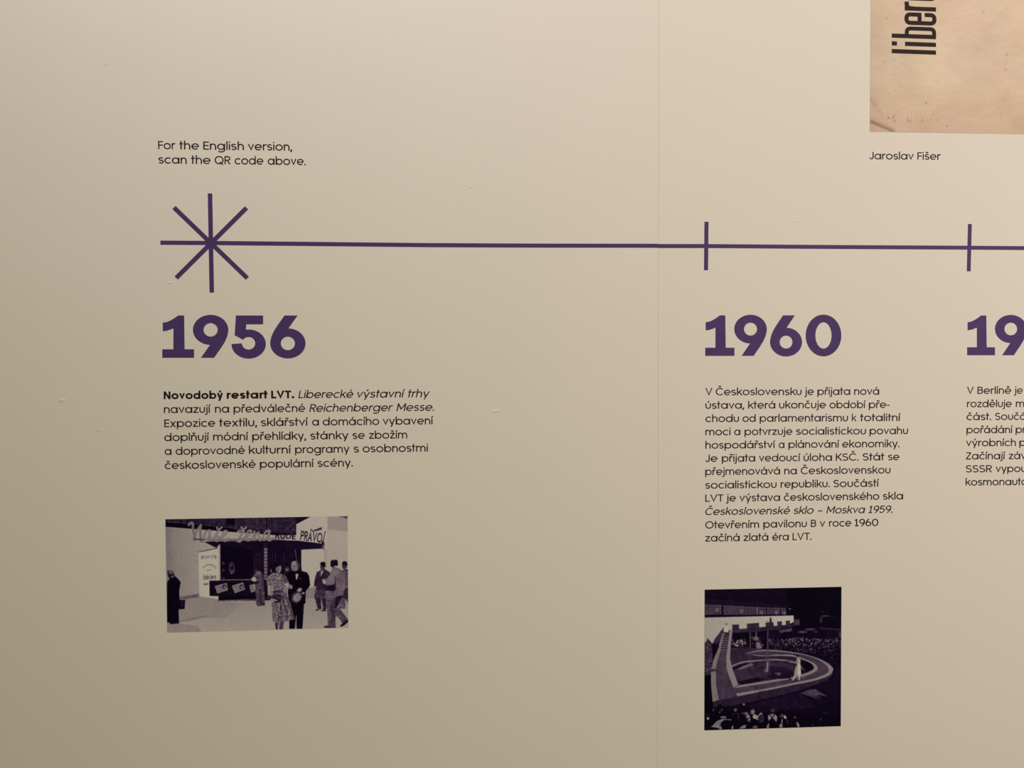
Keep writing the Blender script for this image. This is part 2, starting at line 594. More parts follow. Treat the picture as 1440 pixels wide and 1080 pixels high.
p1 = tag(empty('text_block', 231, 660), 'six-line dark paragraph with bold opening words under the year 1956', 'paragraph', 'paragraphs under the years')
C1 = 10.9
text_line(p1, [('Novodobý', 230.3, 313.6, 'b'), ('restart', 318.9, 376.5, 'b'), ('LVT.', 381.4, 413.7, 'b'),
               ('Liberecké', 419.4, 497, 'i'), ('výstavní', 502.4, 569.9, 'i'), ('trhy', 573.9, 604.4, 'i')], (230, 561.4), (604, 558.6), C1)
text_line(p1, [('navazují', 230.6, 296.3), ('na', 302.4, 322.3), ('předválečné', 328.4, 429.3), ('Reichenberger', 434.8, 552.8, 'i'), ('Messe.', 557.4, 610.5, 'i')], (230, 581), (610, 577.7), C1)
text_line(p1, [('Expozice', 231.1, 302.7), ('textilu,', 308.2, 361.7), ('sklářství', 367, 433.3), ('a', 439, 448.6), ('domácího', 453.9, 533.4), ('vybavení', 538.3, 609.3)], (231, 600.8), (609, 596.7), C1)
text_line(p1, [('doplňují', 231.1, 294.3), ('módní', 299.8, 349.3), ('přehlídky,', 354.7, 430.6), ('stánky', 436.4, 490.1), ('se', 495.8, 513.1), ('zbožím', 518.9, 572.7)], (231, 620.4), (573, 616.5), C1)
text_line(p1, [('a', 231.7, 241.3), ('doprovodné', 247, 344.4), ('kulturní', 350.1, 409.5), ('programy', 415, 491.4), ('s', 497.3, 505), ('osobnostmi', 510, 601.7)], (231, 639.9), (602, 635.0), C1)
text_line(p1, [('československé', 231.8, 359.7), ('populární', 365.5, 441.6), ('scény.', 446.6, 496.3)], (231, 659.8), (497, 655.9), C1)

p2 = tag(empty('text_block', 992, 762), 'twelve-line dark paragraph under the year 1960', 'paragraph', 'paragraphs under the years')
C2 = 10.3
for words, s, e in [
    ([('V', 991.9, 1001.7), ('Československu', 1006.4, 1127.2), ('je', 1131.1, 1144.4), ('přijata', 1149.4, 1195.6), ('nová', 1201.1, 1236.3)], (992, 556.0), (1236, 555.2)),
    ([('ústava,', 991.9, 1046.7), ('která', 1052, 1090.3), ('ukončuje', 1095.6, 1161.4), ('období', 1166.4, 1217.2), ('pře-', 1221.7, 1250.8)], (992, 574.9), (1250, 573.8)),
    ([('chodu', 991.9, 1039.2), ('od', 1044.1, 1062.6), ('parlamentarismu', 1068.3, 1192.4), ('k', 1197.8, 1204.4), ('totalitní', 1209.4, 1266.4)], (992, 593.6), (1266, 592.1)),
    ([('moci', 991.9, 1027.2), ('a', 1032.4, 1041.1), ('potvrzuje', 1047, 1114.4), ('socialistickou', 1119.4, 1217.8), ('povahu', 1222.8, 1276.9)], (992, 612.3), (1277, 610.5)),
    ([('hospodářství', 991.9, 1090.2), ('a', 1095, 1103.1), ('plánování', 1108.7, 1180.2), ('ekonomiky.', 1184.2, 1264.8)], (992, 631.0), (1265, 628.8)),
    ([('Je', 991.9, 1009.1), ('přijata', 1015, 1062), ('vedoucí', 1067.2, 1125.6), ('úloha', 1130, 1170), ('KSČ.', 1175.3, 1207.4), ('Stát', 1213.1, 1243.6), ('se', 1248.7, 1264.8)], (992, 649.7), (1265, 647.2)),
    ([('přejmenovává', 991.7, 1097), ('na', 1102.8, 1120.5), ('Československou', 1126, 1252.2)], (992, 668.2), (1252, 665.7)),
    ([('socialistickou', 991.7, 1092), ('republiku.', 1097.7, 1166.7), ('Součástí', 1171.9, 1236)], (992, 687.2), (1236, 684.4)),
    ([('LVT', 991.7, 1017.3), ('je', 1020.9, 1035), ('výstava', 1039.8, 1097), ('československého', 1102.2, 1236.5), ('skla', 1241.4, 1269.9)], (992, 705.7), (1270, 702.3)),
    ([('Československé', 991.7, 1111, 'i'), ('sklo', 1116, 1144.2, 'i'), ('–', 1149.9, 1156.7, 'i'), ('Moskva', 1161.9, 1216.9, 'i'), ('1959.', 1221.1, 1254.9, 'i')], (992, 724.4), (1255, 721.1)),
    ([('Otevřením', 991.7, 1067.5), ('pavilonu', 1073.3, 1134.6), ('B', 1140.2, 1147.8), ('v', 1152.6, 1160.3), ('roce', 1165.8, 1197.1), ('1960', 1201.6, 1235.1)], (992, 743.4), (1235, 739.7)),
    ([('začíná', 991.7, 1040.2), ('zlatá', 1045.6, 1080.5), ('éra', 1085.9, 1109.2), ('LVT.', 1114.5, 1141.1)], (992, 761.7), (1141, 759.3)),
]:
    text_line(p2, words, s, e, C2)

p3 = tag(empty('text_block', 1358, 683), 'dark paragraph cut off by the right edge of the photograph', 'paragraph', 'paragraphs under the years')
C3 = 10.15
N = (1.09,)
for words, y in [
    ([('V', 1359.7, 1369.2), ('Berlíně', 1374.4, 1421.9), ('je', 1425.9, 1438)], 554.0),
    ([('rozděluje', 1359.7, 1422.7), ('m', 1428.4, N)], 572.8),
    ([('část.', 1359, 1393.6), ('Součá', 1399.3, N)], 590.9),
    ([('pořádání', 1359, 1424), ('pr', 1428.1, N)], 609.4),
    ([('výrobních', 1358.5, 1428.6), ('p', 1433.3, N)], 627.7),
    ([('Začínají', 1358.1, 1413.6), ('záv', 1418.5, N)], 646.2),
    ([('SSSR', 1358.1, 1394.8), ('vypou', 1400, N)], 664.4),
    ([('kosmonauta', 1357.8, N)], 682.9),
]:
    text_line(p3, words, (1358, y), (1440, y - 0.35 * (y - 480) / 100), C3)


# ------------------------------------------------------------------ printed pictures (painted as tones, laid on fine meshes)
class Canvas:
    def __init__(self, w, h, tone, zooms):
        self.w, self.h = w, h
        self.a = np.full((h, w), tone, np.float32)
        self.z = zooms
        self.rng = np.random.default_rng(7)

    def pts(self, pts, zone):
        if zone is None:
            return np.array(pts, float)
        x0, y0, s = self.z[zone]
        X0, Y0, S0 = self.z['main']
        return np.array([((x0 + u / s - X0) * S0, (y0 + v / s - Y0) * S0) for u, v in pts])

    def mask(self, q):
        m = np.zeros((self.h, self.w), bool)
        y0, y1 = max(0, int(q[:, 1].min())), min(self.h - 1, int(q[:, 1].max()) + 1)
        n = len(q)
        for y in range(y0, y1 + 1):
            yc = y + 0.5
            xs = []
            for i in range(n):
                a, b = q[i], q[(i + 1) % n]
                if (a[1] <= yc) != (b[1] <= yc):
                    xs.append(a[0] + (yc - a[1]) / (b[1] - a[1]) * (b[0] - a[0]))
            xs.sort()
            for i in range(0, len(xs) - 1, 2):
                m[y, max(0, int(round(xs[i]))):max(0, int(round(xs[i + 1])))] = True
        return m

    def poly(self, pts, tone, zone=None, alpha=1.0, tone2=None, axis='y', speck=None):
        q = self.pts(pts, zone)
        m = self.mask(q)
        if not m.any():
            return
        t = tone
        if tone2 is not None:
            k = 1 if axis == 'y' else 0
            lo, hi = q[:, k].min(), q[:, k].max()
            g = np.clip((np.arange(self.h if k else self.w) - lo) / max(hi - lo, 1), 0, 1)
            t = tone + (tone2 - tone) * (g[:, None] if k else g[None, :]) * np.ones((self.h, self.w))
            t = t[m]
        if speck:
            cell, lo, hi = speck
            gh, gw = int(self.h / cell) + 2, int(self.w / cell) + 2
            g = self.rng.random((gh, gw)) * (hi - lo) + lo
            yy, xx = np.nonzero(m)
            jx = ((yy // cell) % 2).astype(int) * (cell / 2)
            t = g[(yy / cell).astype(int), ((xx + jx) / cell).astype(int)]
        self.a[m] = self.a[m] * (1 - alpha) + t * alpha

    def ell(self, c, rx, ry, tone, zone=None, rot=0.0, alpha=1.0, speck=None, n=28):
        cr, sr = math.cos(math.radians(rot)), math.sin(math.radians(rot))
        pts = []
        for i in range(n):
            t = 2 * math.pi * i / n
            x, y = rx * math.cos(t), ry * math.sin(t)
            pts.append((c[0] + x * cr - y * sr, c[1] + x * sr + y * cr))
        self.poly(pts, tone, zone, alpha, speck=speck)

    @staticmethod
    def curve(p, k=5):
        p = [np.array(q, float) for q in p]
        out = []
        for i in range(len(p) - 1):
            a, b, c, d = p[max(i - 1, 0)], p[i], p[i + 1], p[min(i + 2, len(p) - 1)]
            for j in range(k):
                t = j / k
                out.append(tuple(.5 * (2 * b + (c - a) * t + (2 * a - 5 * b + 4 * c - d) * t * t + (3 * b - a - 3 * c + d) * t ** 3)))
        return out + [tuple(p[-1])]

    def line(self, pts, wd, tone, zone=None, alpha=1.0):
        pts = [np.array(p, float) for p in pts]
        L, R = offset_line(pts, wd / 2)
        for i in range(len(pts) - 1):
            self.poly([L[i], L[i + 1], R[i + 1], R[i]], tone, zone, alpha)

    def smooth(self, pts, wd, tone, zone=None):
        p = [np.array(q, float) for q in pts]
        out = []
        for i in range(len(p) - 1):
            a, b, c, d = p[max(i - 1, 0)], p[i], p[i + 1], p[min(i + 2, len(p) - 1)]
            for k in range(6):
                t = k / 6
                out.append(.5 * (2 * b + (c - a) * t + (2 * a - 5 * b + 4 * c - d) * t * t + (3 * b - a - 3 * c + d) * t ** 3))
        out.append(p[-1])
        self.line(out, wd, tone, zone)
        for e in (out[0], out[-1]):
            self.ell(e, wd / 2, wd / 2, tone, zone, n=12)

    def text(self, txt, a, b, up, tone, w=0.16, zone=None):
        out, x0, x1 = word_strokes(txt, w)
        a, b, up = np.array(a, float), np.array(b, float), np.array(up, float)
        f = lambda p: a + (b - a) * (p[0] - x0) / (x1 - x0) + up * p[1]
        for L, R, closed in out:
            k = len(L)
            for i in range(k if closed else k - 1):
                j = (i + 1) % k
                self.poly([f(L[i]), f(L[j]), f(R[j]), f(R[i])], tone, zone)

    def blur(self, r, times=2):
        for _ in range(times):
            for ax in (0, 1):
                p = np.pad(self.a, [(r, r) if i == ax else (0, 0) for i in (0, 1)], mode='edge')
                c = np.cumsum(p, ax)
                c = np.concatenate([np.zeros_like(np.take(c, [0], ax)), c], ax)
                n = self.a.shape[ax]
                self.a = ((np.take(c, range(2 * r + 1, 2 * r + 1 + n), ax) - np.take(c, range(0, n), ax)) / (2 * r + 1)).astype(np.float32)

    def grain(self, amp, cell):
        gh, gw = int(self.h / cell) + 2, int(self.w / cell) + 2
        g = self.rng.normal(0, amp, (gh, gw))
        yy, xx = np.arange(self.h) / cell, np.arange(self.w) / cell
        y0, x0 = yy.astype(int), xx.astype(int)
        fy, fx = (yy - y0)[:, None], (xx - x0)[None, :]
        s = (g[np.ix_(y0, x0)] * (1 - fy) * (1 - fx) + g[np.ix_(y0 + 1, x0)] * fy * (1 - fx)
             + g[np.ix_(y0, x0 + 1)] * (1 - fy) * fx + g[np.ix_(y0 + 1, x0 + 1)] * fy * fx)
        self.a = np.clip(self.a + s * (0.12 + np.exp(-((self.a - .27) / .14) ** 2)), 0, 0.9).astype(np.float32)


def s2l(c):
    c = np.asarray(c, float)
    return np.where(c < .04045, c / 12.92, ((c + .055) / 1.055) ** 2.4)


TONES = [(0, (3, 0, 8)), (.1, (20, 8, 27)), (.2, (48, 33, 49)), (.35, (88, 73, 80)), (.5, (129, 116, 109)), (.65, (168, 156, 138)), (.8, (197, 184, 162)), (1, (215, 205, 185))]


def picture_mesh(name, quad_px, sample, nx, ny, thick, mat):
    """A flat print of real thickness: fine front grid with colours, rim and back."""
    c = [P(*q) for q in quad_px]           # TL TR BR BL
    s, t = np.linspace(0, 1, nx), np.linspace(0, 1, ny)
    ss, tt = np.meshgrid(s, t)
    q = [np.array(k) for k in c]
    w = [(1 - ss) * (1 - tt), ss * (1 - tt), ss * tt, (1 - ss) * tt]
    xs = sum(w[i] * q[i][0] for i in range(4)).ravel()
    zs = sum(w[i] * q[i][1] for i in range(4)).ravel()
    base = np.array([q[3][0], 0.0, q[3][1]])
    n = nx * ny
    co = np.zeros((n + 4, 3))
    co[:n, 0], co[:n, 1], co[:n, 2] = xs, -thick, zs
    for i in range(4):
        co[n + i] = (q[i][0], 0.0, q[i][1])
    co -= base
    idx = np.arange(n).reshape(ny, nx)
    faces = np.stack([idx[1:, :-1], idx[1:, 1:], idx[:-1, 1:], idx[:-1, :-1]], -1).reshape(-1, 4).tolist()
    faces.append([n, n + 1] + idx[0, ::-1].tolist())
    faces.append([n + 1, n + 2] + idx[::-1, -1].tolist())
    faces.append([n + 2, n + 3] + idx[-1, :].tolist())
    faces.append([n + 3, n] + idx[:, 0].tolist())
    faces.append([n, n + 3, n + 2, n + 1])
    me = bpy.data.meshes.new(name)
    me.from_pydata(co.tolist(), [], faces)
    rgb = sample(ss, tt).reshape(-1, 3)
    at = me.color_attributes.new('print', 'FLOAT_COLOR', 'POINT')
    arr = np.ones((n + 4, 4), np.float32)
    arr[:n, :3] = rgb
    arr[n:, :3] = rgb.mean(0)
    at.data.foreach_set('color', arr.ravel())
    me.materials.append(mat)
    me.update()
    o = bpy.data.objects.new(name, me)
    o.location = base
    COL.objects.link(o)
    return o


def tone_sampler(cv, corners, wall_rgb):
    ill = s2l(np.array(wall_rgb) / 255.) / np.array([.80, .78, .74])

    def f(ss, tt):
        TL, TR, BR, BL = (np.array(k, float) for k in corners)
        w = [(1 - ss) * (1 - tt), ss * (1 - tt), ss * tt, (1 - ss) * tt]
        x = sum(w[i] * k[0] for i, k in enumerate((TL, TR, BR, BL)))
        y = sum(w[i] * k[1] for i, k in enumerate((TL, TR, BR, BL)))
        x = np.clip(x, 0, cv.w - 1.01)
        y = np.clip(y, 0, cv.h - 1.01)
        x0, y0 = x.astype(int), y.astype(int)
        fx, fy = x - x0, y - y0
        A = cv.a
        v = A[y0, x0] * (1 - fx) * (1 - fy) + A[y0, x0 + 1] * fx * (1 - fy) + A[y0 + 1, x0] * (1 - fx) * fy + A[y0 + 1, x0 + 1] * fx * fy
        ts = [k[0] for k in TONES]
        rgb = np.stack([np.interp(v, ts, [k[1][i] for k in TONES]) for i in range(3)], -1) / 255.
        return np.clip(s2l(rgb) / ill, 0.002, 0.9)
    return f


# --- the kiosk photograph
def kiosk_picture():
    c = Canvas(1440, 951, .57, {'main': (220, 715, 5.143), 'A': (230, 722, 15.88), 'B': (310, 722, 15.88), 'C': (400, 722, 15.16),
                                'D': (230, 785, 9.815), 'E': (300, 785, 9.815), 'F': (370, 785, 9.815), 'G': (430, 785, 9.815)})
    # ground and pale walls
    c.poly([(60, 640), (1400, 560), (1400, 910), (60, 910)], .50, tone2=.575)
    c.poly([(60, 640), (330, 640), (620, 690), (500, 790), (60, 800)], .48, alpha=.6)
    c.poly([(60, 820), (300, 850), (330, 910), (60, 910)], .46, alpha=.6)
    c.poly([(60, 120), (460, 160), (460, 640), (300, 622), (165, 655), (60, 655)], .47, tone2=.585, axis='x')
    c.poly([(60, 120), (110, 125), (105, 640), (60, 640)], .44, alpha=.6)
    for x, y, l in ((190, 240, 150), (210, 440, 90), (255, 260, 220), (330, 170, 40)):
        c.line([(x, y), (x + 4, y + l)], 10, .52, alpha=.35)
    c.poly([(165, 640), (306, 616), (308, 640), (170, 664)], .33, tone2=.40)
    # wall and column at right
    c.poly([(1000, 110), (1120, 55), (1400, 50), (1400, 600), (1040, 600)], .615)
    c.poly([(1234, 55), (1400, 50), (1400, 600), (1225, 600)], .585)
    c.poly([(1237, 60), (1390, 62), (1390, 166), (1237, 152)], .515)
    c.poly([(1237, 56), (1300, 54), (1390, 78), (1390, 55)], .30)
    c.poly([(1210, 290), (1235, 290), (1228, 600), (1212, 600)], .56)
    c.poly([(1040, 575), (1400, 560), (1400, 640), (1040, 650)], .47)
    # dark boarded storey with battens
    c.poly([(60, 60), (1008, 50), (1008, 192), (830, 192), (520, 168), (60, 132)], .03)
    c.poly([(60, 60), (1008, 50), (1008, 190), (830, 178), (600, 152), (240, 112), (60, 92)], .14)
    x = 360.
    while x < 1000:
        c.line([(x, 62), (x + 2, 108 + (x - 360) * .118)], 3.2, .25 if int(x) % 3 else .31)
        x += 17 + 5 * math.sin(x)
    c.poly([(497, 66), (560, 66), (560, 122), (500, 118)], .04)
    c.poly([(785, 60), (796, 60), (796, 165), (787, 165)], .06)
    c.line([(66, 96), (240, 110), (520, 138), (640, 150)], 4, .30)
    c.line([(560, 150), (820, 172)], 4, .22)
    c.poly([(1008, 62), (1118, 58), (1008, 114)], .10)
    c.poly([(990, 110), (1008, 112), (1008, 190), (985, 190)], .15)
    # sign board of the kiosk
    c.poly([(255, 152), (520, 170), (830, 190), (850, 235), (540, 226), (440, 248), (345, 238), (255, 226)], .57)
    c.poly([(500, 172), (640, 176), (640, 220), (480, 222)], .57)
    c.poly([(255, 222), (840, 214), (1000, 228), (1190, 246), (1190, 252), (840, 228), (560, 236), (400, 238)], .42)
    c.poly([(0, 500), (240, 462), (340, 438), (600, 368), (790, 375), (790, 645), (0, 585)], .62, 'C')
    c.poly([(565, 372), (795, 288), (795, 345), (600, 395)], .24, 'C')
    # canopy and dark kiosk
    c.poly([(300, 235), (440, 252), (455, 262), (430, 285), (345, 243)], .10)
    c.poly([(345, 240), (560, 236), (840, 228), (1010, 232), (1210, 255), (1205, 290), (1045, 298), (1045, 520), (455, 520), (455, 268)], .085)
    c.poly([(0, 592), (820, 660), (820, 745), (360, 772), (0, 800)], .10, 'C')
    c.poly([(790, 590), (835, 570), (855, 640), (845, 780), (800, 740)], .34, 'C')
    c.poly([(785, 600), (825, 580), (830, 660), (790, 690)], .08, 'C')
    c.poly([(460, 262), (690, 300), (690, 512), (460, 515)], .045)
    c.poly([(700, 330), (775, 300), (775, 512), (700, 512)], .10)
    for x in (705, 722, 745):
        c.line([(x, 330), (x, 500)], 6, .15, alpha=.8)
    c.poly([(805, 300), (1020, 310), (1030, 510), (805, 510)], .075)
    for i in range(10):
        c.line([(815 + i * 21, 320), (816 + i * 21, 440)], 5, .14 + .04 * (i % 3), alpha=.7)
    c.line([(1000, 300), (1018, 420)], 9, .22)
    c.line([(1032, 296), (1050, 600)], 12, .07)
    c.line([(590, 245), (680, 290)], 4, .16)
    c.poly([(772, 255), (800, 245), (796, 300), (772, 300)], .14)
    for i in range(11):
        c.poly([(774, 288 + i * 24), (797, 286 + i * 24), (799, 300 + i * 24), (775, 302 + i * 24)], .42)
        c.poly([(774, 302 + i * 24), (799, 300 + i * 24), (799, 310 + i * 24), (775, 312 + i * 24)], .24)
    c.ell((250, 135), 44, 84, .24, 'E')
    c.ell((247, 120), 24, 46, .10, 'E')
    c.ell((240, 100), 16, 22, .24, 'E')
    for y in (65, 165, 270):
        c.smooth([(115, y - 15), (140, y), (120, y + 12), (155, y + 5)], 9, .24, 'E')
    # letters on the roof
    LT = .46
    c.smooth([(560, 255), (610, 215), (640, 215), (655, 330), (690, 590)], 57, LT - .05, 'A')
    c.smooth([(700, 560), (730, 420), (800, 290), (825, 260)], 46, LT - .03, 'A')
    c.smooth([(822, 260), (815, 420), (825, 560), (840, 630)], 57, LT - .04, 'A')
    c.smooth([(1010, 375), (930, 420), (895, 540), (950, 590), (1015, 500), (1030, 380)], 48, LT, 'A')
    c.smooth([(1025, 380), (1025, 500), (1070, 580), (1130, 540)], 46, LT, 'A')
    c.smooth([(1130, 540), (1200, 410), (1180, 480), (1215, 560), (1190, 615), (1150, 610)], 48, LT, 'A')
    c.smooth([(1180, 315), (1225, 365), (1290, 310)], 41, LT, 'A')
    c.smooth([(1225, 540), (1310, 520), (1400, 430), (1385, 385), (1320, 430), (1305, 560), (1360, 615), (1440, 560)], 46, LT, 'A')
    c.smooth([(380, 400), (450, 390), (510, 400), (440, 500), (420, 540), (460, 570), (430, 620), (370, 620)], 48, LT, 'B')
    c.smooth([(455, 305), (500, 355), (562, 315)], 41, LT, 'B')
    c.smooth([(460, 560), (560, 530), (670, 440), (655, 380), (590, 420), (555, 560), (610, 605), (690, 560), (720, 520)], 46, LT, 'B')
    c.smooth([(745, 405), (740, 500), (735, 590)], 51, LT, 'B')
    c.smooth([(745, 540), (800, 450), (850, 440), (850, 560), (880, 600), (930, 560)], 48, LT, 'B')
    c.smooth([(1075, 385), (1000, 410), (940, 530), (960, 595), (1030, 540), (1085, 390)], 46, LT, 'B')
    c.smooth([(1085, 390), (1060, 590), (1110, 590), (1160, 550)], 46, LT, 'B')
    c.poly([(640, 545), (900, 570), (900, 605), (660, 590)], .22, 'A', alpha=.7)
    c.text('RUDÉ', (855, 216), (1002, 224), (4, -44), .10, .2)
    c.text('PRÁVO', (325, 572), (790, 625), (25, -205), .13, .17, 'C')
    c.line([(870, 375), (850, 450), (825, 580)], 18, .2, 'C')
    # white lettered side panel
    c.poly([(302, 314), (440, 286), (446, 262), (458, 262), (458, 516), (382, 520), (382, 632), (446, 640), (446, 656), (308, 634)], .645)
    c.poly([(446, 262), (458, 262), (460, 516), (448, 516)], .56)
    c.line([(303, 315), (440, 286)], 6, .24)
    for x, y, n in ((324, 352, 9), (392, 346, 5)):
        c.line([(x + k * 6.6, y - k * .8 + (13 if k % 2 else -7 + 5 * math.sin(k * 2.3)) ) for k in range(n + 1)], 4, .33)
    c.line([(325, 366), (330, 340)], 5, .28)
    c.line([(428, 340), (424, 366)], 5, .3)
    for i in range(14):
        a = math.radians(200 + i * 140 / 13)
        c.line([(380 + 52 * math.cos(a), 445 + 45 * math.sin(a)), (380 + 45 * math.cos(a + .1), 445 + 33 * math.sin(a + .1))], 5, .42)
    c.line([(360, 446), (392, 443)], 7, .46)
    c.text('Naše', (337, 514), (378, 512), (2, -34), .28, .17)
    c.text('žena.', (384, 512), (430, 508), (2, -32), .28, .17)
    c.line([(338, 548), (372, 546)], 12, .36)
    # counter
    c.poly([(380, 522), (800, 514), (802, 664), (446, 668), (446, 634), (382, 632)], .075)
    c.line([(458, 517), (700, 514)], 5, .48)
    c.line([(440, 668), (720, 656)], 7, .33)
    c.poly([(446, 636), (800, 628), (800, 652), (446, 660)], .035)
    for q, face in (([(15, 382), (178, 340), (196, 440), (50, 485)], (145, 395)), ([(248, 378), (402, 332), (430, 430), (290, 482)], (380, 395)),
                    ([(490, 372), (570, 350), (585, 450), (515, 472)], None)):
        c.poly(q, .47, 'E')
        q = [np.array(p, float) for p in q]
        for k in (.2, .4, .6, .8):
            a, b = q[0] + (q[3] - q[0]) * k, q[1] + (q[2] - q[1]) * k
            c.line([a + (b - a) * .08, a + (b - a) * .52], 7, .27, 'E')
        if face:
            c.ell(face, 30, 38, .20, 'E')
            c.ell((face[0] + 4, face[1] + 4), 14, 20, .42, 'E')
    # man reading at the counter
    c.poly([(595, 195), (640, 180), (690, 235), (697, 425), (590, 428), (565, 345), (532, 310), (548, 235)], .29, 'E')
    c.poly([(640, 200), (692, 240), (696, 420), (660, 420)], .24, 'E')
    c.ell((585, 178), 36, 32, .16, 'E'); c.ell((600, 200), 24, 24, .34, 'E'); c.ell((632, 200), 20, 22, .40, 'E')
    c.poly([(520, 270), (560, 255), (590, 290), (570, 322), (525, 310)], .60, 'E')
    c.poly([(550, 320), (640, 315), (610, 350), (560, 360)], .13, 'E')
    c.poly([(568, 425), (697, 420), (706, 655), (655, 655), (640, 560), (640, 660), (588, 660)], .25, 'E')
    c.line([(645, 430), (650, 650)], 16, .14, 'E')
    c.line([(600, 440), (600, 640)], 22, .31, 'E')
    c.poly([(550, 640), (590, 640), (600, 664), (560, 662)], .55, 'E')
    # far figures behind the couple
    c.poly([(725, 300), (785, 210), (785, 370), (740, 370)], .42, 'E', speck=(5, .2, .6))
    c.ell((325, 150), 36, 34, .24, 'F'); c.ell((322, 158), 16, 16, .44, 'F')
    c.poly([(280, 185), (375, 180), (380, 260), (270, 260)], .14, 'F')
    c.ell((108, 172), 18, 26, .36, 'F')
    # woman
    c.poly([(58, 250), (130, 200), (180, 195), (205, 215), (250, 215), (320, 255), (348, 335), (300, 350), (310, 425), (300, 450), (140, 450), (128, 375), (34, 365)], .42, 'F', speck=(5, .20, .58))
    c.poly([(255, 225), (318, 262), (345, 340), (295, 345)], .3, 'F', speck=(5, .08, .44))
    c.poly([(205, 255), (240, 240), (235, 300), (215, 300)], .5, 'F')
    c.poly([(180, 165), (228, 190), (222, 235), (185, 215)], .36, 'F')
    c.ell((205, 140), 42, 52, .40, 'F', rot=20)
    c.poly([(220, 110), (248, 150), (232, 190), (205, 195)], .46, 'F')
    c.poly([(100, 130), (112, 92), (150, 62), (205, 58), (240, 90), (215, 105), (172, 128), (150, 180), (120, 190)], .07, 'F')
    c.poly([(130, 450), (305, 445), (330, 520), (432, 850), (385, 852), (340, 862), (300, 880), (230, 892), (125, 872), (112, 640), (125, 520)], .40, 'F', speck=(5, .18, .56))
    for q in ([(250, 520), (300, 690), (340, 855)], [(230, 560), (240, 720), (250, 880)]):
        c.line(q, 16, .14, 'F', alpha=.6)
    c.poly([(128, 448), (305, 440), (308, 468), (128, 486)], .25, 'F')
    c.poly([(300, 470), (350, 560), (430, 845), (405, 850), (330, 620)], .22, 'F', alpha=.5)
    c.poly([(78, 368), (128, 368), (124, 470), (128, 570), (92, 572), (84, 470)], .47, 'F')
    c.ell((72, 545), 40, 36, .15, 'F'); c.ell((175, 545), 78, 52, .19, 'F'); c.ell((170, 580), 70, 34, .12, 'F')
    c.poly([(92, 555), (130, 558), (195, 578), (190, 592), (150, 590), (140, 622), (105, 600)], .47, 'F')
    c.poly([(155, 890), (205, 890), (196, 985), (168, 985)], .24, 'F')
    c.poly([(218, 890), (282, 882), (266, 985), (214, 985)], .24, 'F')
    # man in the dark suit
    c.poly([(305, 225), (350, 195), (420, 175), (520, 172), (600, 195), (630, 240), (646, 370), (620, 410), (585, 450), (578, 625), (560, 625), (538, 975), (458, 975),
            (450, 790), (432, 975), (355, 975), (354, 852), (432, 850), (370, 620), (345, 560), (335, 470), (352, 340), (318, 270)], .035, 'F')
    c.ell((437, 108), 54, 70, .43, 'F', rot=8)
    c.poly([(385, 75), (400, 60), (400, 160), (412, 180), (388, 160)], .52, 'F')
    c.ell((425, 62), 34, 24, .50, 'F')
    c.poly([(445, 48), (485, 55), (502, 95), (495, 150), (472, 160), (470, 100)], .20, 'F')
    c.poly([(390, 105), (425, 100), (425, 112), (392, 116)], .26, 'F')
    c.poly([(395, 142), (420, 140), (418, 150), (396, 150)], .24, 'F')
    c.poly([(442, 215), (488, 200), (474, 250), (460, 298), (448, 285)], .60, 'F')
    c.poly([(448, 196), (488, 192), (490, 222), (462, 212), (450, 222)], .06, 'F')
    c.ell((505, 280), 7, 6, .5, 'F')
    c.poly([(330, 375), (360, 356), (402, 380), (400, 420), (370, 425), (340, 410)], .45, 'F')
    c.poly([(252, 440), (290, 418), (325, 425), (318, 470), (290, 485)], .45, 'F')
    c.ell((320, 412), 20, 14, .46, 'F')
    c.ell((455, 540), 72, 88, .19, 'F', rot=35)
    c.ell((468, 540), 50, 66, .45, 'F', rot=35)
    c.poly([(415, 530), (440, 510), (435, 585), (415, 580)], .50, 'F')
    c.line([(500, 500), (530, 520), (515, 570)], 12, .2, 'F')
    c.poly([(455, 445), (490, 408), (528, 412), (530, 445), (500, 468)], .50, 'F')
    c.ell((550, 482), 22, 14, .50, 'F')
    c.line([(452, 790), (448, 970)], 10, .45, 'F', alpha=.9)
    # man at the left edge
    c.poly([(50, 330), (100, 262), (150, 235), (200, 285), (236, 330), (215, 450), (222, 580), (206, 720), (216, 900), (95, 912), (85, 890), (48, 890)], .03, 'D')
    c.poly([(50, 175), (75, 165), (140, 170), (152, 235), (105, 255), (85, 275), (62, 240)], .17, 'D')
    c.ell((105, 188), 40, 26, .34, 'D')
    c.poly([(62, 232), (90, 228), (96, 275), (72, 270)], .05, 'D')
    c.poly([(100, 250), (150, 235), (160, 250), (110, 275)], .30, 'D')
    c.poly([(188, 578), (297, 575), (290, 700), (190, 706)], .05, 'D')
    c.ell((256, 635), 13, 44, .14, 'D', rot=8)
    c.poly([(225, 850), (330, 830), (600, 790), (620, 800), (340, 870), (225, 880)], .38, 'D', alpha=.55)
    # men at right
    c.poly([(150, 188), (200, 165), (262, 152), (335, 195), (330, 260), (290, 300), (280, 440), (282, 700), (235, 720), (222, 640), (205, 520), (215, 700), (165, 712), (135, 600),
            (112, 525), (135, 440), (105, 395), (118, 290)], .17, 'G')
    c.poly([(120, 440), (280, 440), (282, 560), (120, 530)], .22, 'G')
    c.poly([(208, 520), (238, 690), (218, 715), (206, 640)], .52, 'G')
    c.ell((228, 128), 33, 38, .17, 'G'); c.ell((222, 140), 18, 20, .26, 'G')
    c.poly([(192, 100), (200, 58), (235, 45), (268, 58), (270, 98), (286, 108), (255, 116), (180, 88), (182, 80)], .06, 'G')
    c.poly([(206, 180), (244, 162), (216, 225), (204, 252)], .60, 'G')
    c.ell((125, 405), 18, 20, .48, 'G')
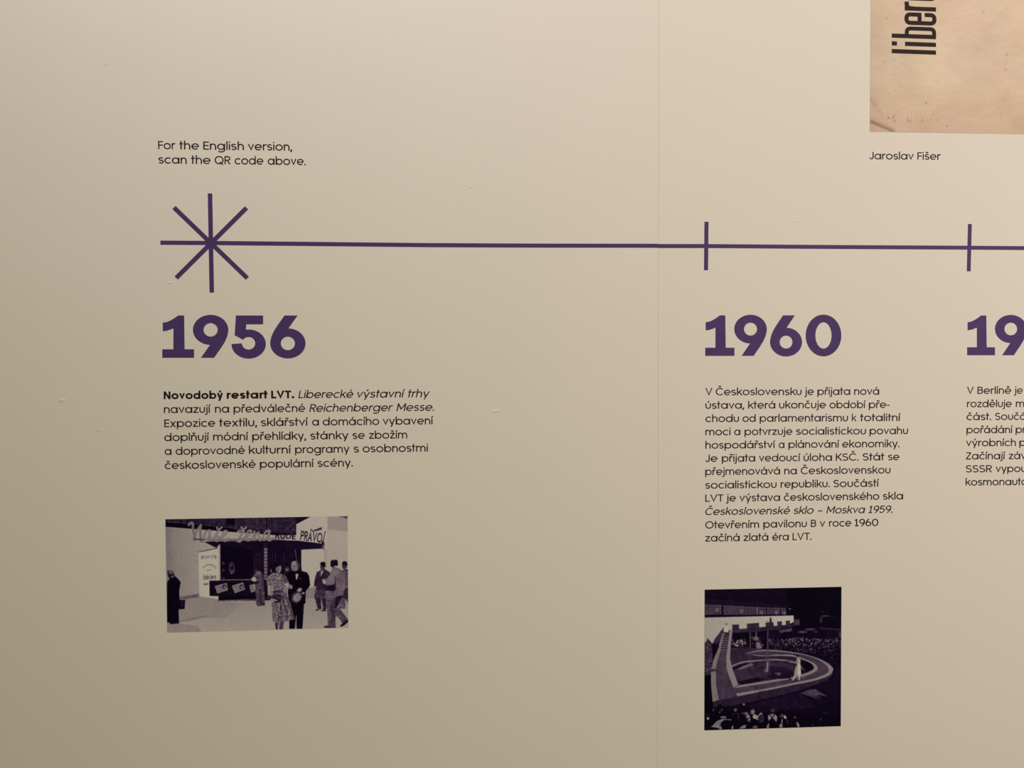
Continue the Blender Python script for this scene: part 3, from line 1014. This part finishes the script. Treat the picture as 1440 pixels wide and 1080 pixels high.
    c.poly([(135, 705), (185, 685), (180, 722), (130, 730)], .25, 'G'); c.poly([(200, 720), (275, 705), (280, 728), (220, 734)], .2, 'G')
    c.poly([(505, 165), (560, 150), (592, 150), (592, 640), (555, 560), (545, 695), (452, 692), (470, 560), (515, 500), (535, 300)], .18, 'G')
    c.poly([(530, 180), (592, 160), (592, 420), (535, 400)], .30, 'G')
    c.ell((535, 115), 34, 38, .20, 'G'); c.poly([(500, 80), (508, 45), (540, 38), (570, 48), (576, 84), (592, 98), (545, 96), (486, 88)], .10, 'G')
    c.poly([(465, 560), (548, 555), (545, 690), (455, 690)], .30, 'G')
    c.poly([(355, 155), (440, 130), (500, 165), (545, 215), (545, 400), (512, 505), (410, 530), (375, 575), (285, 575), (262, 540), (262, 460), (390, 440), (395, 375), (300, 372),
            (235, 350), (222, 292), (262, 290), (300, 270), (340, 205)], .365, 'G')
    c.poly([(365, 160), (430, 150), (470, 200), (420, 230), (390, 360), (300, 362), (262, 330), (300, 290), (345, 210)], .42, 'G')
    c.poly([(270, 375), (390, 365), (410, 300), (412, 430), (380, 455), (272, 445)], .12, 'G')
    c.line([(400, 250), (412, 420)], 14, .20, 'G')
    c.poly([(222, 292), (258, 285), (275, 350), (235, 350)], .56, 'G')
    c.ell((395, 140), 34, 24, .38, 'G')
    c.poly([(338, 70), (345, 30), (390, 18), (435, 24), (445, 70), (438, 108), (405, 100), (370, 125), (340, 112)], .07, 'G')
    c.ell((390, 35), 30, 10, .15, 'G')
    c.poly([(285, 572), (375, 572), (412, 530), (512, 505), (470, 600), (430, 690), (408, 700), (412, 962), (305, 962), (300, 820)], .24, 'G')
    c.line([(320, 590), (325, 940)], 40, .31, 'G')
    c.poly([(420, 535), (510, 508), (440, 660), (408, 690), (400, 600)], .12, 'G')
    c.poly([(408, 690), (455, 680), (520, 760), (588, 850), (575, 875), (505, 905), (470, 845), (412, 790)], .27, 'G')
    c.poly([(588, 848), (588, 880), (520, 935), (478, 948), (476, 930), (505, 895)], .10, 'G')
    c.poly([(245, 938), (300, 925), (412, 940), (412, 964), (255, 964)], .20, 'G')
    c.blur(1, 2)
    c.grain(.035, 13)
    c.grain(.03, 7)
    c.grain(.02, 40)
    c.blur(1, 2)
    return c


cv = kiosk_picture()
Q1 = [(232.6, 730.2), (488.8, 725.7), (489.9, 882.7), (235.2, 889.6)]
C6 = [((x - 220) * 5.143, (y - 715) * 5.143) for x, y in Q1]
ph = picture_mesh('photograph', Q1, tone_sampler(cv, C6, (171, 158, 136)), 520, 326, 0.00016, M_PRINT)
tag(ph, 'black and white photograph of people at a trade fair kiosk under the left paragraph', 'photograph', 'photographs on the wall')


# --- the fashion show photograph
def fountain_picture():
    c = Canvas(1056, 1080, .055, {'main': (980, 815, 4.8), 'A': (985, 820, 13.5), 'B': (1085, 820, 13.5), 'C': (985, 890, 13.5), 'D': (1085, 890, 13.5),
                                  'E': (985, 960, 13.71), 'F': (1085, 960, 13.71)})
    rng = random.Random(3)
    c.poly([(40, 40), (640, 30), (640, 180), (40, 140)], .07)
    for i in range(16):
        c.ell((80 + i * 38, 85 + 18 * math.sin(i * 2.1)), 22, 16, .085 + .03 * rng.random(), alpha=.6)
    c.poly([(600, 60), (980, 40), (980, 330), (640, 330)], .028)
    c.poly([(50, 128), (480, 160), (600, 178), (600, 190), (50, 168)], .11)
    c.poly([(50, 165), (602, 188), (602, 244), (50, 256)], .085)
    for q in ([(57, 168), (164, 172), (164, 234), (57, 236)], [(180, 173), (340, 182), (340, 236), (182, 236)], [(345, 183), (463, 188), (463, 234), (346, 236)],
              [(472, 188), (557, 190), (557, 231), (472, 233)], [(565, 191), (597, 192), (597, 230), (566, 231)]):
        c.poly(q, .35)
        q = [np.array(p, float) for p in q]
        n = max(2, int((q[1][0] - q[0][0]) / 11))
        for i in range(1, n):
            a, b = q[0] + (q[1] - q[0]) * i / n, q[3] + (q[2] - q[3]) * i / n
            c.line([a, b], 5, .15)
        for k in (.26, .5, .76):
            c.line([q[0] + (q[3] - q[0]) * k, q[1] + (q[2] - q[1]) * k], 3.4, .17)
        m = q[0] * .25 + q[1] * .75
        c.ell((m[0], m[1] + 34), 13, 14, .44, alpha=.6)
    c.poly([(404, 186), (408, 186), (408, 234), (404, 234)], .44)
    # bright terrace front
    c.poly([(50, 256), (650, 242), (654, 285), (600, 310), (280, 345), (236, 338), (170, 352), (104, 432), (72, 395), (50, 445)], .60, tone2=.665, axis='x')
    c.poly([(180, 320), (120, 400), (100, 440), (130, 440), (175, 380)], .22)
    c.line([(160, 345), (150, 370)], 5, .3)
    for q in ([(237, 303), (283, 302), (284, 340), (237, 340)], [(335, 297), (417, 291), (419, 326), (336, 330)], [(460, 290), (515, 286), (516, 318), (462, 320)],
              [(540, 283), (572, 280), (572, 312), (541, 314)], [(597, 278), (626, 275), (627, 306), (598, 308)], [(650, 270), (691, 266), (692, 306), (650, 310)]):
        c.poly(q, .20)
    c.poly([(650, 270), (691, 266), (692, 306), (650, 310)], .26)
    c.poly([(232, 338), (340, 328), (460, 318), (650, 300), (690, 306), (560, 334), (420, 352), (236, 366)], .17)
    c.line([(240, 348), (340, 338)], 5, .27)
    c.poly([(232, 362), (420, 350), (560, 334), (640, 322), (640, 400), (520, 430), (480, 470), (232, 450)], .05)
    c.poly([(548, 342), (640, 325), (640, 348), (560, 358)], .26, speck=(5, .12, .42))
    for x, y0, y1, t in ((358, 355, 462, .36), (398, 352, 410, .42), (476, 340, 470, .30)):
        c.line([(x, y0), (x, y1)], 6, t)
    for i in range(20):
        c.line([(478 + i * 4.4, 330), (480 + i * 4.4, 420)], 2, .20, alpha=.6)
    # courtyard floor
    c.poly([(205, 460), (330, 455), (470, 470), (560, 470), (900, 560), (900, 620), (230, 740)], .19)
    # right hand building
    c.poly([(845, 245), (972, 240), (972, 330), (835, 325)], .05)
    c.poly([(830, 255), (846, 252), (842, 292), (829, 290)], .22)
    c.line([(838, 246), (890, 244)], 9, .24)
    c.line([(895, 246), (930, 247)], 5, .13)
    c.line([(828, 326), (900, 333), (974, 338)], 11, .19)
    c.line([(842, 205), (852, 222)], 5, .22); c.line([(876, 202), (876, 222)], 4, .14)
    c.poly([(870, 345), (925, 345), (925, 420), (868, 415)], .10); c.poly([(935, 345), (968, 345), (968, 400), (935, 400)], .10)
    c.line([(966, 350), (968, 470)], 6, .34); c.poly([(935, 398), (962, 398), (960, 415), (938, 415)], .5)
    c.ell((765, 335), 36, 8, .26); c.ell((712, 353), 32, 8, .27); c.ell((800, 352), 18, 7, .18)
    c.line([(622, 196), (630, 200)], 6, .6)
    # crowd behind the catwalk
    for i in range(1500):
        x = 486 + rng.random() * 488
        lo = 398 - 8 * math.sin(x * .02)
        hi = 470 + max(0, (x - 560)) * .14 + max(0, x - 800) * .18
        y = lo + (hi - lo) * rng.random() ** 1.25
        t = rng.choice([.04, .05, .08, .12, .18, .26, .36, .54]) * (1 - .55 * (y - lo) / (hi - lo)) * (1 - .35 * max(0, x - 820) / 150)
        c.ell((x, y), 2.2 + 2.2 * rng.random(), 3 + 5 * rng.random(), t, n=8)
    for i in range(100):
        x, y = 236 + rng.random() * 105, 402 + rng.random() * 46
        c.ell((x, y), 4 + 3 * rng.random(), 5 + 3 * rng.random(), rng.choice([.05, .08, .2, .36, .55]), n=8)
    for i in range(60):
        x, y = 366 + rng.random() * 80, 385 + rng.random() * 72
        c.ell((x, y), 4, 6, rng.choice([.06, .12, .22, .34]), n=8)
    c.poly([(395, 425), (420, 420), (440, 462), (402, 466)], .42); c.ell((398, 396), 16, 14, .38)
    # catwalk loop
    outer = c.curve([(258, 768), (504, 728), (646, 696), (788, 667), (877, 632), (887, 602), (860, 566), (806, 534), (717, 507), (600, 490), (504, 482), (420, 483), (330, 497)])
    rim_o = c.curve([(272, 788), (504, 741), (646, 711), (788, 683), (890, 647), (919, 610), (912, 588), (886, 567), (824, 533), (717, 501), (600, 482), (504, 474), (420, 475), (325, 496)])
    inner_o = c.curve([(335, 500), (420, 510), (504, 507), (600, 506), (646, 509), (717, 532), (774, 555), (812, 585), (806, 614), (753, 642), (646, 667), (504, 692), (250, 732)])
    inner_i = c.curve([(350, 502), (420, 516), (504, 514), (600, 512), (639, 517), (717, 541), (767, 563), (788, 588), (780, 608), (717, 636), (611, 658), (504, 677), (275, 714)])
    side = [(110, 822)] + rim_o[:27] + [(917, 642), (880, 678), (700, 745), (480, 800), (250, 850), (110, 860)]
    c.poly(side, .185, tone2=.165)
    c.poly([(262, 772)] + rim_o + [(330, 500), (504, 514), (640, 517), (780, 590), (700, 640), (280, 715)], .48)
    c.poly(outer + inner_o + [(240, 770)], .245, tone2=.27)
    c.poly(inner_i[::-1] + inner_o, .48)
    # basin
    c.poly([(232, 590)] + inner_i[::-1][:40] + [(560, 514), (330, 545)], .16)
    c.poly([(690, 540), (767, 563), (787, 588), (778, 606), (700, 630), (660, 600)], .03)
    c.poly([(232, 590), (340, 566), (500, 556), (640, 566), (660, 600), (640, 640), (500, 672), (280, 706)], .21)
    c.ell((500, 625), 150, 42, .15); c.ell((560, 640), 100, 30, .12); c.ell((380, 630), 120, 34, .22, alpha=.7)
    c.poly([(268, 690), (400, 660), (480, 672), (300, 708)], .09)
    c.smooth([(232, 584), (290, 562), (344, 552), (430, 545), (528, 540), (600, 546), (664, 560)], 12, .44)
    c.poly([(236, 594), (300, 575), (345, 560), (345, 568), (300, 588), (246, 610)], .10)
    c.poly([(268, 610), (310, 582), (365, 562), (382, 574), (340, 590), (290, 606)], .40)
    c.ell((392, 572), 13, 14, .11); c.ell((390, 571), 6, 8, .19)
    for i in range(26):
        c.ell((400 + i * 9, 551 + 1.5 * math.sin(i)), 2.6, 4, .12, n=8)
    c.poly([(650, 560), (700, 575), (730, 615), (722, 618), (690, 585)], .28)
    # fountain jet
    c.poly([(468, 470), (484, 470), (492, 620), (458, 620)], .30, alpha=.5)
    c.poly([(472, 330), (480, 330), (484, 480), (470, 480)], .30, alpha=.45)
    c.smooth([(474, 560), (474, 590), (470, 618)], 12, .46)
    c.line([(455, 590), (456, 625)], 6, .32); c.ell((545, 632), 22, 7, .34, alpha=.7); c.ell((552, 640), 5, 4, .5)
    for i in range(8):
        c.line([(448 + i * 8, 510), (446 + i * 9, 545)], 3, .24, alpha=.6)
    # ramp with pale kerbs and steps
    c.poly([(178, 355), (232, 342), (222, 450), (205, 520), (206, 592), (245, 722), (262, 775), (270, 790), (108, 824), (98, 720), (96, 612), (112, 540), (150, 440)], .265, tone2=.245)
    c.ell((180, 560), 40, 80, .29, alpha=.5)
    c.poly([(172, 362), (188, 362), (170, 450), (138, 545), (126, 610), (130, 720), (148, 808), (106, 826), (96, 720), (94, 612), (112, 540), (148, 440)], .45)
    c.poly([(94, 606), (122, 598), (124, 618), (92, 622)], .2)
    c.poly([(222, 342), (240, 338), (228, 440), (222, 530), (238, 600), (278, 708), (246, 730), (212, 640), (198, 590), (197, 520), (208, 440)], .49)
    for i in range(7):
        c.poly([(178 - i * 3, 372 + i * 15), (218 - i * 2, 370 + i * 15), (217 - i * 2, 376 + i * 15), (177 - i * 3, 378 + i * 15)], .12)
        c.poly([(177 - i * 3, 379 + i * 15), (217 - i * 2, 377 + i * 15), (216 - i * 2, 384 + i * 15), (175 - i * 3, 386 + i * 15)], .36)
    c.poly([(262, 768), (272, 788), (300, 782), (290, 763)], .48)
    # figures on the catwalk and terrace
    c.poly([(190, 315), (206, 315), (212, 355), (184, 356)], .66); c.ell((198, 300), 6, 8, .35); c.poly([(188, 355), (208, 355), (208, 362), (186, 362)], .08)
    c.ell((495, 262), 6, 7, .2); c.poly([(488, 268), (502, 268), (503, 290), (487, 290)], .16)
    c.poly([(470, 275), (476, 275), (476, 292), (468, 292)], .45)
    c.poly([(470, 485), (520, 478), (545, 520), (540, 590), (552, 690), (556, 800), (420, 805), (428, 740), (445, 660), (485, 590), (458, 555)], .60, 'D')
    c.poly([(500, 600), (545, 600), (556, 800), (490, 800)], .665, 'D')
    c.poly([(420, 805), (450, 640), (485, 600), (480, 800)], .52, 'D')
    c.poly([(470, 495), (505, 500), (500, 570), (465, 560)], .46, 'D')
    c.ell((488, 435), 25, 22, .06, 'D'); c.ell((488, 468), 16, 22, .46, 'D')
    c.poly([(420, 800), (445, 800), (432, 870), (385, 908), (372, 895), (412, 860)], .62, 'D')
    c.poly([(500, 800), (530, 800), (538, 860), (522, 895), (498, 890), (512, 850)], .62, 'D')
    c.line([(300, 835), (370, 890)], 22, .10, 'D')
    # shaded foreground
    c.poly([(250, 850), (480, 800), (700, 745), (880, 678), (972, 640), (972, 995), (50, 1010), (110, 862)], .10, tone2=.03)
    c.poly([(320, 850), (700, 760), (800, 860), (420, 900)], .13, alpha=.7)
    for i in range(160):
        x, y = 380 + rng.random() * 560, 740 + rng.random() * 150
        c.line([(x, y), (x + 26, y + 13)], 4, .06 + .11 * rng.random(), alpha=.6)
    c.poly([(694, 765), (740, 748), (800, 738), (830, 760), (890, 792), (830, 778), (812, 780), (850, 800), (790, 785), (842, 818), (770, 790)], .29, speck=(4, .17, .36))
    c.poly([(840, 700), (972, 660), (972, 800), (880, 760)], .09)
    c.poly([(932, 606), (972, 575), (972, 640), (930, 655)], .10)
    c.line([(905, 548), (945, 570), (972, 595)], 8, .15, alpha=.7)
    # tree at left
    c.poly([(50, 425), (62, 420), (74, 393), (84, 420), (100, 428), (108, 560), (92, 640), (78, 660), (50, 650)], .2, speck=(6, .10, .34))
    c.poly([(104, 430), (132, 432), (150, 450), (110, 540), (104, 500)], .05)
    c.poly([(50, 650), (92, 640), (98, 760), (108, 862), (120, 1015), (48, 1020)], .012)
    # spectators in front
    H = [((370, 470), 50, 55, .03), ((430, 570), 62, 75, .035), ((690, 510), 40, 38, .10), ((640, 640), 70, 100, .03), ((840, 720), 110, 150, .025), ((1160, 690), 62, 85, .16), ((1030, 760), 75, 80, .02)]
    c.poly([(70, 560), (200, 520), (330, 540), (600, 520), (900, 560), (1440, 640), (1440, 900), (70, 900)], .025, 'E')
    c.poly([(230, 520), (265, 490), (255, 545), (225, 550)], .28, 'E'); c.ell((140, 620), 48, 40, .12, 'E')
    for p, rx, ry, t in H:
        c.ell(p, rx, ry, t, 'E')
    c.poly([(375, 560), (415, 500), (425, 510), (385, 580)], .42, 'E'); c.ell((370, 570), 14, 14, .5, 'E')
    c.ell((145, 688), 24, 26, .56, 'E'); c.ell((670, 525), 28, 32, .36, 'E'); c.ell((832, 418), 20, 20, .5, 'E')
    c.poly([(205, 850), (270, 790), (320, 735), (430, 695), (580, 705), (600, 725), (440, 730), (390, 770), (385, 830), (415, 890), (385, 905), (330, 870)], .50, 'E', speck=(6, .38, .56))
    c.ell((505, 800), 108, 85, .025, 'E'); c.poly([(590, 870), (625, 815), (630, 890), (600, 900)], .5, 'E')
    c.ell((440, 665), 60, 22, .42, 'E'); c.ell((430, 590), 58, 60, .035, 'E')
    c.line([(605, 640), (650, 590), (740, 600), (720, 720)], 14, .22, 'E')
    c.poly([(780, 575), (900, 560), (960, 640), (955, 760), (900, 740), (860, 640)], .3, 'E', speck=(5, .02, .66))
    c.ell((1000, 565), 45, 48, .42, 'E', speck=(8, .3, .5)); c.poly([(1000, 640), (1040, 600), (1090, 640), (1160, 575), (1195, 600), (1120, 640), (1095, 720), (1010, 690)], .56, 'E')
    c.ell((1160, 690), 60, 80, .17, 'E', speck=(7, .1, .26)); c.ell((1035, 765), 72, 72, .02, 'E')
    c.poly([(735, 890), (800, 830), (880, 815), (860, 880)], .45, 'E'); c.ell((1050, 855), 50, 26, .36, 'E'); c.poly([(1260, 870), (1300, 780), (1330, 790), (1310, 880)], .46, 'E')
    c.ell((1390, 535), 42, 40, .25, 'E')
    c.poly([(1295, 640), (1340, 600), (1430, 605), (1475, 660), (1460, 760), (1320, 770), (1300, 700)], .50, 'E')
    c.line([(1330, 605), (1380, 690), (1400, 760)], 18, .05, 'E'); c.line([(1430, 605), (1370, 690), (1340, 760)], 18, .05, 'E')
    c.poly([(1310, 740), (1350, 690), (1400, 690), (1450, 750), (1440, 900), (1320, 890)], .03, 'E')
    c.ell((190, 560), 45, 42, .03, 'F'); c.ell((195, 640), 42, 38, .26, 'F'); c.poly([(225, 640), (255, 625), (292, 690), (240, 695)], .60, 'F')
    c.poly([(185, 705), (210, 700), (200, 800), (210, 860), (140, 865), (150, 800), (180, 790)], .46, 'F'); c.line([(285, 710), (310, 790)], 16, .25, 'F')
    c.ell((447, 668), 18, 14, .42, 'F'); c.poly([(470, 755), (505, 770), (535, 830), (520, 862), (495, 850)], .52, 'F')
    c.poly([(930, 720), (955, 680), (960, 700), (940, 735)], .34, 'F'); c.ell((790, 820), 24, 26, .17, 'F'); c.ell((1050, 580), 50, 22, .12, 'F'); c.ell((1240, 580), 24, 14, .11, 'F')
    c.blur(1, 2)
    c.grain(.012, 8)
    c.grain(.02, 22)
    c.blur(1, 1)
    c.a = np.clip(c.a, 0.02, .9)
    return c


cv = fountain_picture()
Q2 = [(990.9, 829.2), (1183.3, 825.1), (1182.3, 1021.2), (990.4, 1027.1)]
C7 = [((x - 980) * 4.8, (y - 815) * 4.8) for x, y in Q2]
ph = picture_mesh('photograph', Q2, tone_sampler(cv, C7, (191, 173, 149)), 400, 410, 0.00016, M_PRINT)
tag(ph, 'nearly square dark photograph of a fashion show round a fountain under the middle paragraph', 'photograph', 'photographs on the wall')


# ------------------------------------------------------------------ beige poster, mostly outside the frame
def noise2(x, y, seed):
    g = np.random.default_rng(seed).random((64, 64))
    xi, yi = np.floor(x).astype(int), np.floor(y).astype(int)
    fx, fy = x - xi, y - yi
    fx, fy = fx * fx * (3 - 2 * fx), fy * fy * (3 - 2 * fy)
    a = lambda i, j: g[(yi + j) % 64, (xi + i) % 64]
    return (a(0, 0) * (1 - fx) + a(1, 0) * fx) * (1 - fy) + (a(0, 1) * (1 - fx) + a(1, 1) * fx) * fy - .5


QP = [(1227.5, -420.0), (1700.0, -420.0), (1700.0, 192.8), (1223.3, 184.9)]


def paper(ss, tt):
    c = np.array(QP)
    w = [(1 - ss) * (1 - tt), ss * (1 - tt), ss * tt, (1 - ss) * tt]
    x = sum(w[i] * c[i][0] for i in range(4))
    y = sum(w[i] * c[i][1] for i in range(4))
    rgb = np.ones(x.shape + (3,)) * np.array([208., 182., 154.])
    n = 9 * noise2(x / 60, y / 60, 1) + 7 * noise2(x / 22, y / 22, 2) + 5 * noise2(x / 9, y / 4, 3) + 4 * noise2(x / 3.2, y / 2.4, 4)
    rgb += n[..., None] * np.array([1, 1, .95])
    rgb[..., 1] += 3.5 * noise2(x / 35 + 9, y / 35, 5)
    rgb[..., 2] += 7 * noise2(x / 45 + 3, y / 45, 6)
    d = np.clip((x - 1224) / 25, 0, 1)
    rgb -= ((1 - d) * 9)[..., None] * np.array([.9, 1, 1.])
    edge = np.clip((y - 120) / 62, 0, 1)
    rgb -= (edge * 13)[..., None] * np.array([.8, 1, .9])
    # folded corner
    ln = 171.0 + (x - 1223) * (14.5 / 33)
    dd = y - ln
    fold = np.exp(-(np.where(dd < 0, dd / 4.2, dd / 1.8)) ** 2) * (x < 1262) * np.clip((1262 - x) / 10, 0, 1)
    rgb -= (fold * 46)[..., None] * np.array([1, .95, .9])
    crease = np.exp(-((y - (140 + (x - 1224) * 1.25)) / 6.0) ** 2) * np.clip((1246 - x) / 18, 0, 1)
    rgb -= (crease * 14)[..., None]
    # rubbed, illegible pencil marks and specks
    mk = noise2(x / 1.5 + 7, y / 3.0 + (x / 5), 8)
    band = np.exp(-((y - 167) / 7.) ** 2) * (((x > 1246) & (x < 1294)) | ((x > 1307) & (x < 1322)))
    rgb -= (np.clip(mk - .14, 0, 1) * band * 130)[..., None]
    for sx, sy, r, k in ((1248.5, 165.5, 1.1, 70), (1300.5, 144.3, 1.0, 80), (1295.5, 169, 1., 60), (1329.5, 177.5, 1., 60), (1246, 24, 1.2, 35), (1413, 75, 1.2, 45),
                         (1380, 15, 1.5, 25), (1257, 83, .9, 40), (1243, 85.5, .9, 40), (1249, 131, .9, 35), (1410, 97, 1.5, 22), (1404, 165, 1.2, 25), (1281, 147.5, .8, 20)):
        rgb -= (np.exp(-(((x - sx) ** 2 + (y - sy) ** 2) / r ** 2)) * k)[..., None]
    ill = s2l(np.array([215, 202, 183]) / 255.) / np.array([.80, .78, .74])
    return np.clip(s2l(np.clip(rgb, 5, 250) / 255.) / ill, .002, .92)


poster = tag(empty('poster', 1223.3, 184.9), 'aged beige paper poster with upright black lettering at the upper right corner', 'poster')
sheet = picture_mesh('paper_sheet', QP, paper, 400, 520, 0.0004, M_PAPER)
sheet.parent = poster
sheet.location = (0, 0, 0)

B = Builder()
PT = lambda s, h: P(1200 + (522 - h) / 4.5, (347 - s - h * (10 / 280.)) / 4.5)


def cond(pts, w=26.0):
    L, R = offset_line(pts, w / 2)
    B.ribbon([PT(*p) for p in L], [PT(*p) for p in R], False)


def rc(*pts):
    """round the inner corners of a polyline"""
    out = [pts[0]]
    for i in range(1, len(pts) - 1):
        a, p, b = (np.array(q, float) for q in pts[i - 1:i + 2])
        r = min(25, np.linalg.norm(p - a) / 2, np.linalg.norm(b - p) / 2)
        s, e = p + (a - p) / np.linalg.norm(a - p) * r, p + (b - p) / np.linalg.norm(b - p) * r
        out += [tuple((1 - t) ** 2 * s + 2 * t * (1 - t) * p + t * t * e) for t in (0, .25, .5, .75, 1)]
    return out + [pts[-1]]


cond([(13, 0), (13, 280)], 27)
cond([(62, 0), (62, 196)], 27); cond([(62, 247), (62, 280)], 27)
cond([(111, 0), (111, 280)], 27); cond(rc((111, 185), (160, 185), (160, 12), (111, 12)), 25)
for k in (0, 155):
    cond([(197 + k, 104), (240 + k, 104)], 25)
    cond(rc((249 + k, 92), (249 + k, 187), (196 + k, 187), (196 + k, 10), (249 + k, 10), (249 + k, 72)), 26)
cond([(286, 0), (286, 198)], 27); cond(rc((286, 130), (290, 184), (330, 186)), 27)
cond(rc((563, 125), (563, 187), (507, 187), (507, 10), (563, 10), (563, 72)), 26)
let = B.build('lettering', M_BLACK, poster)
let.location.y = -0.0004
let['label'] = 'tall condensed black letters running upwards'
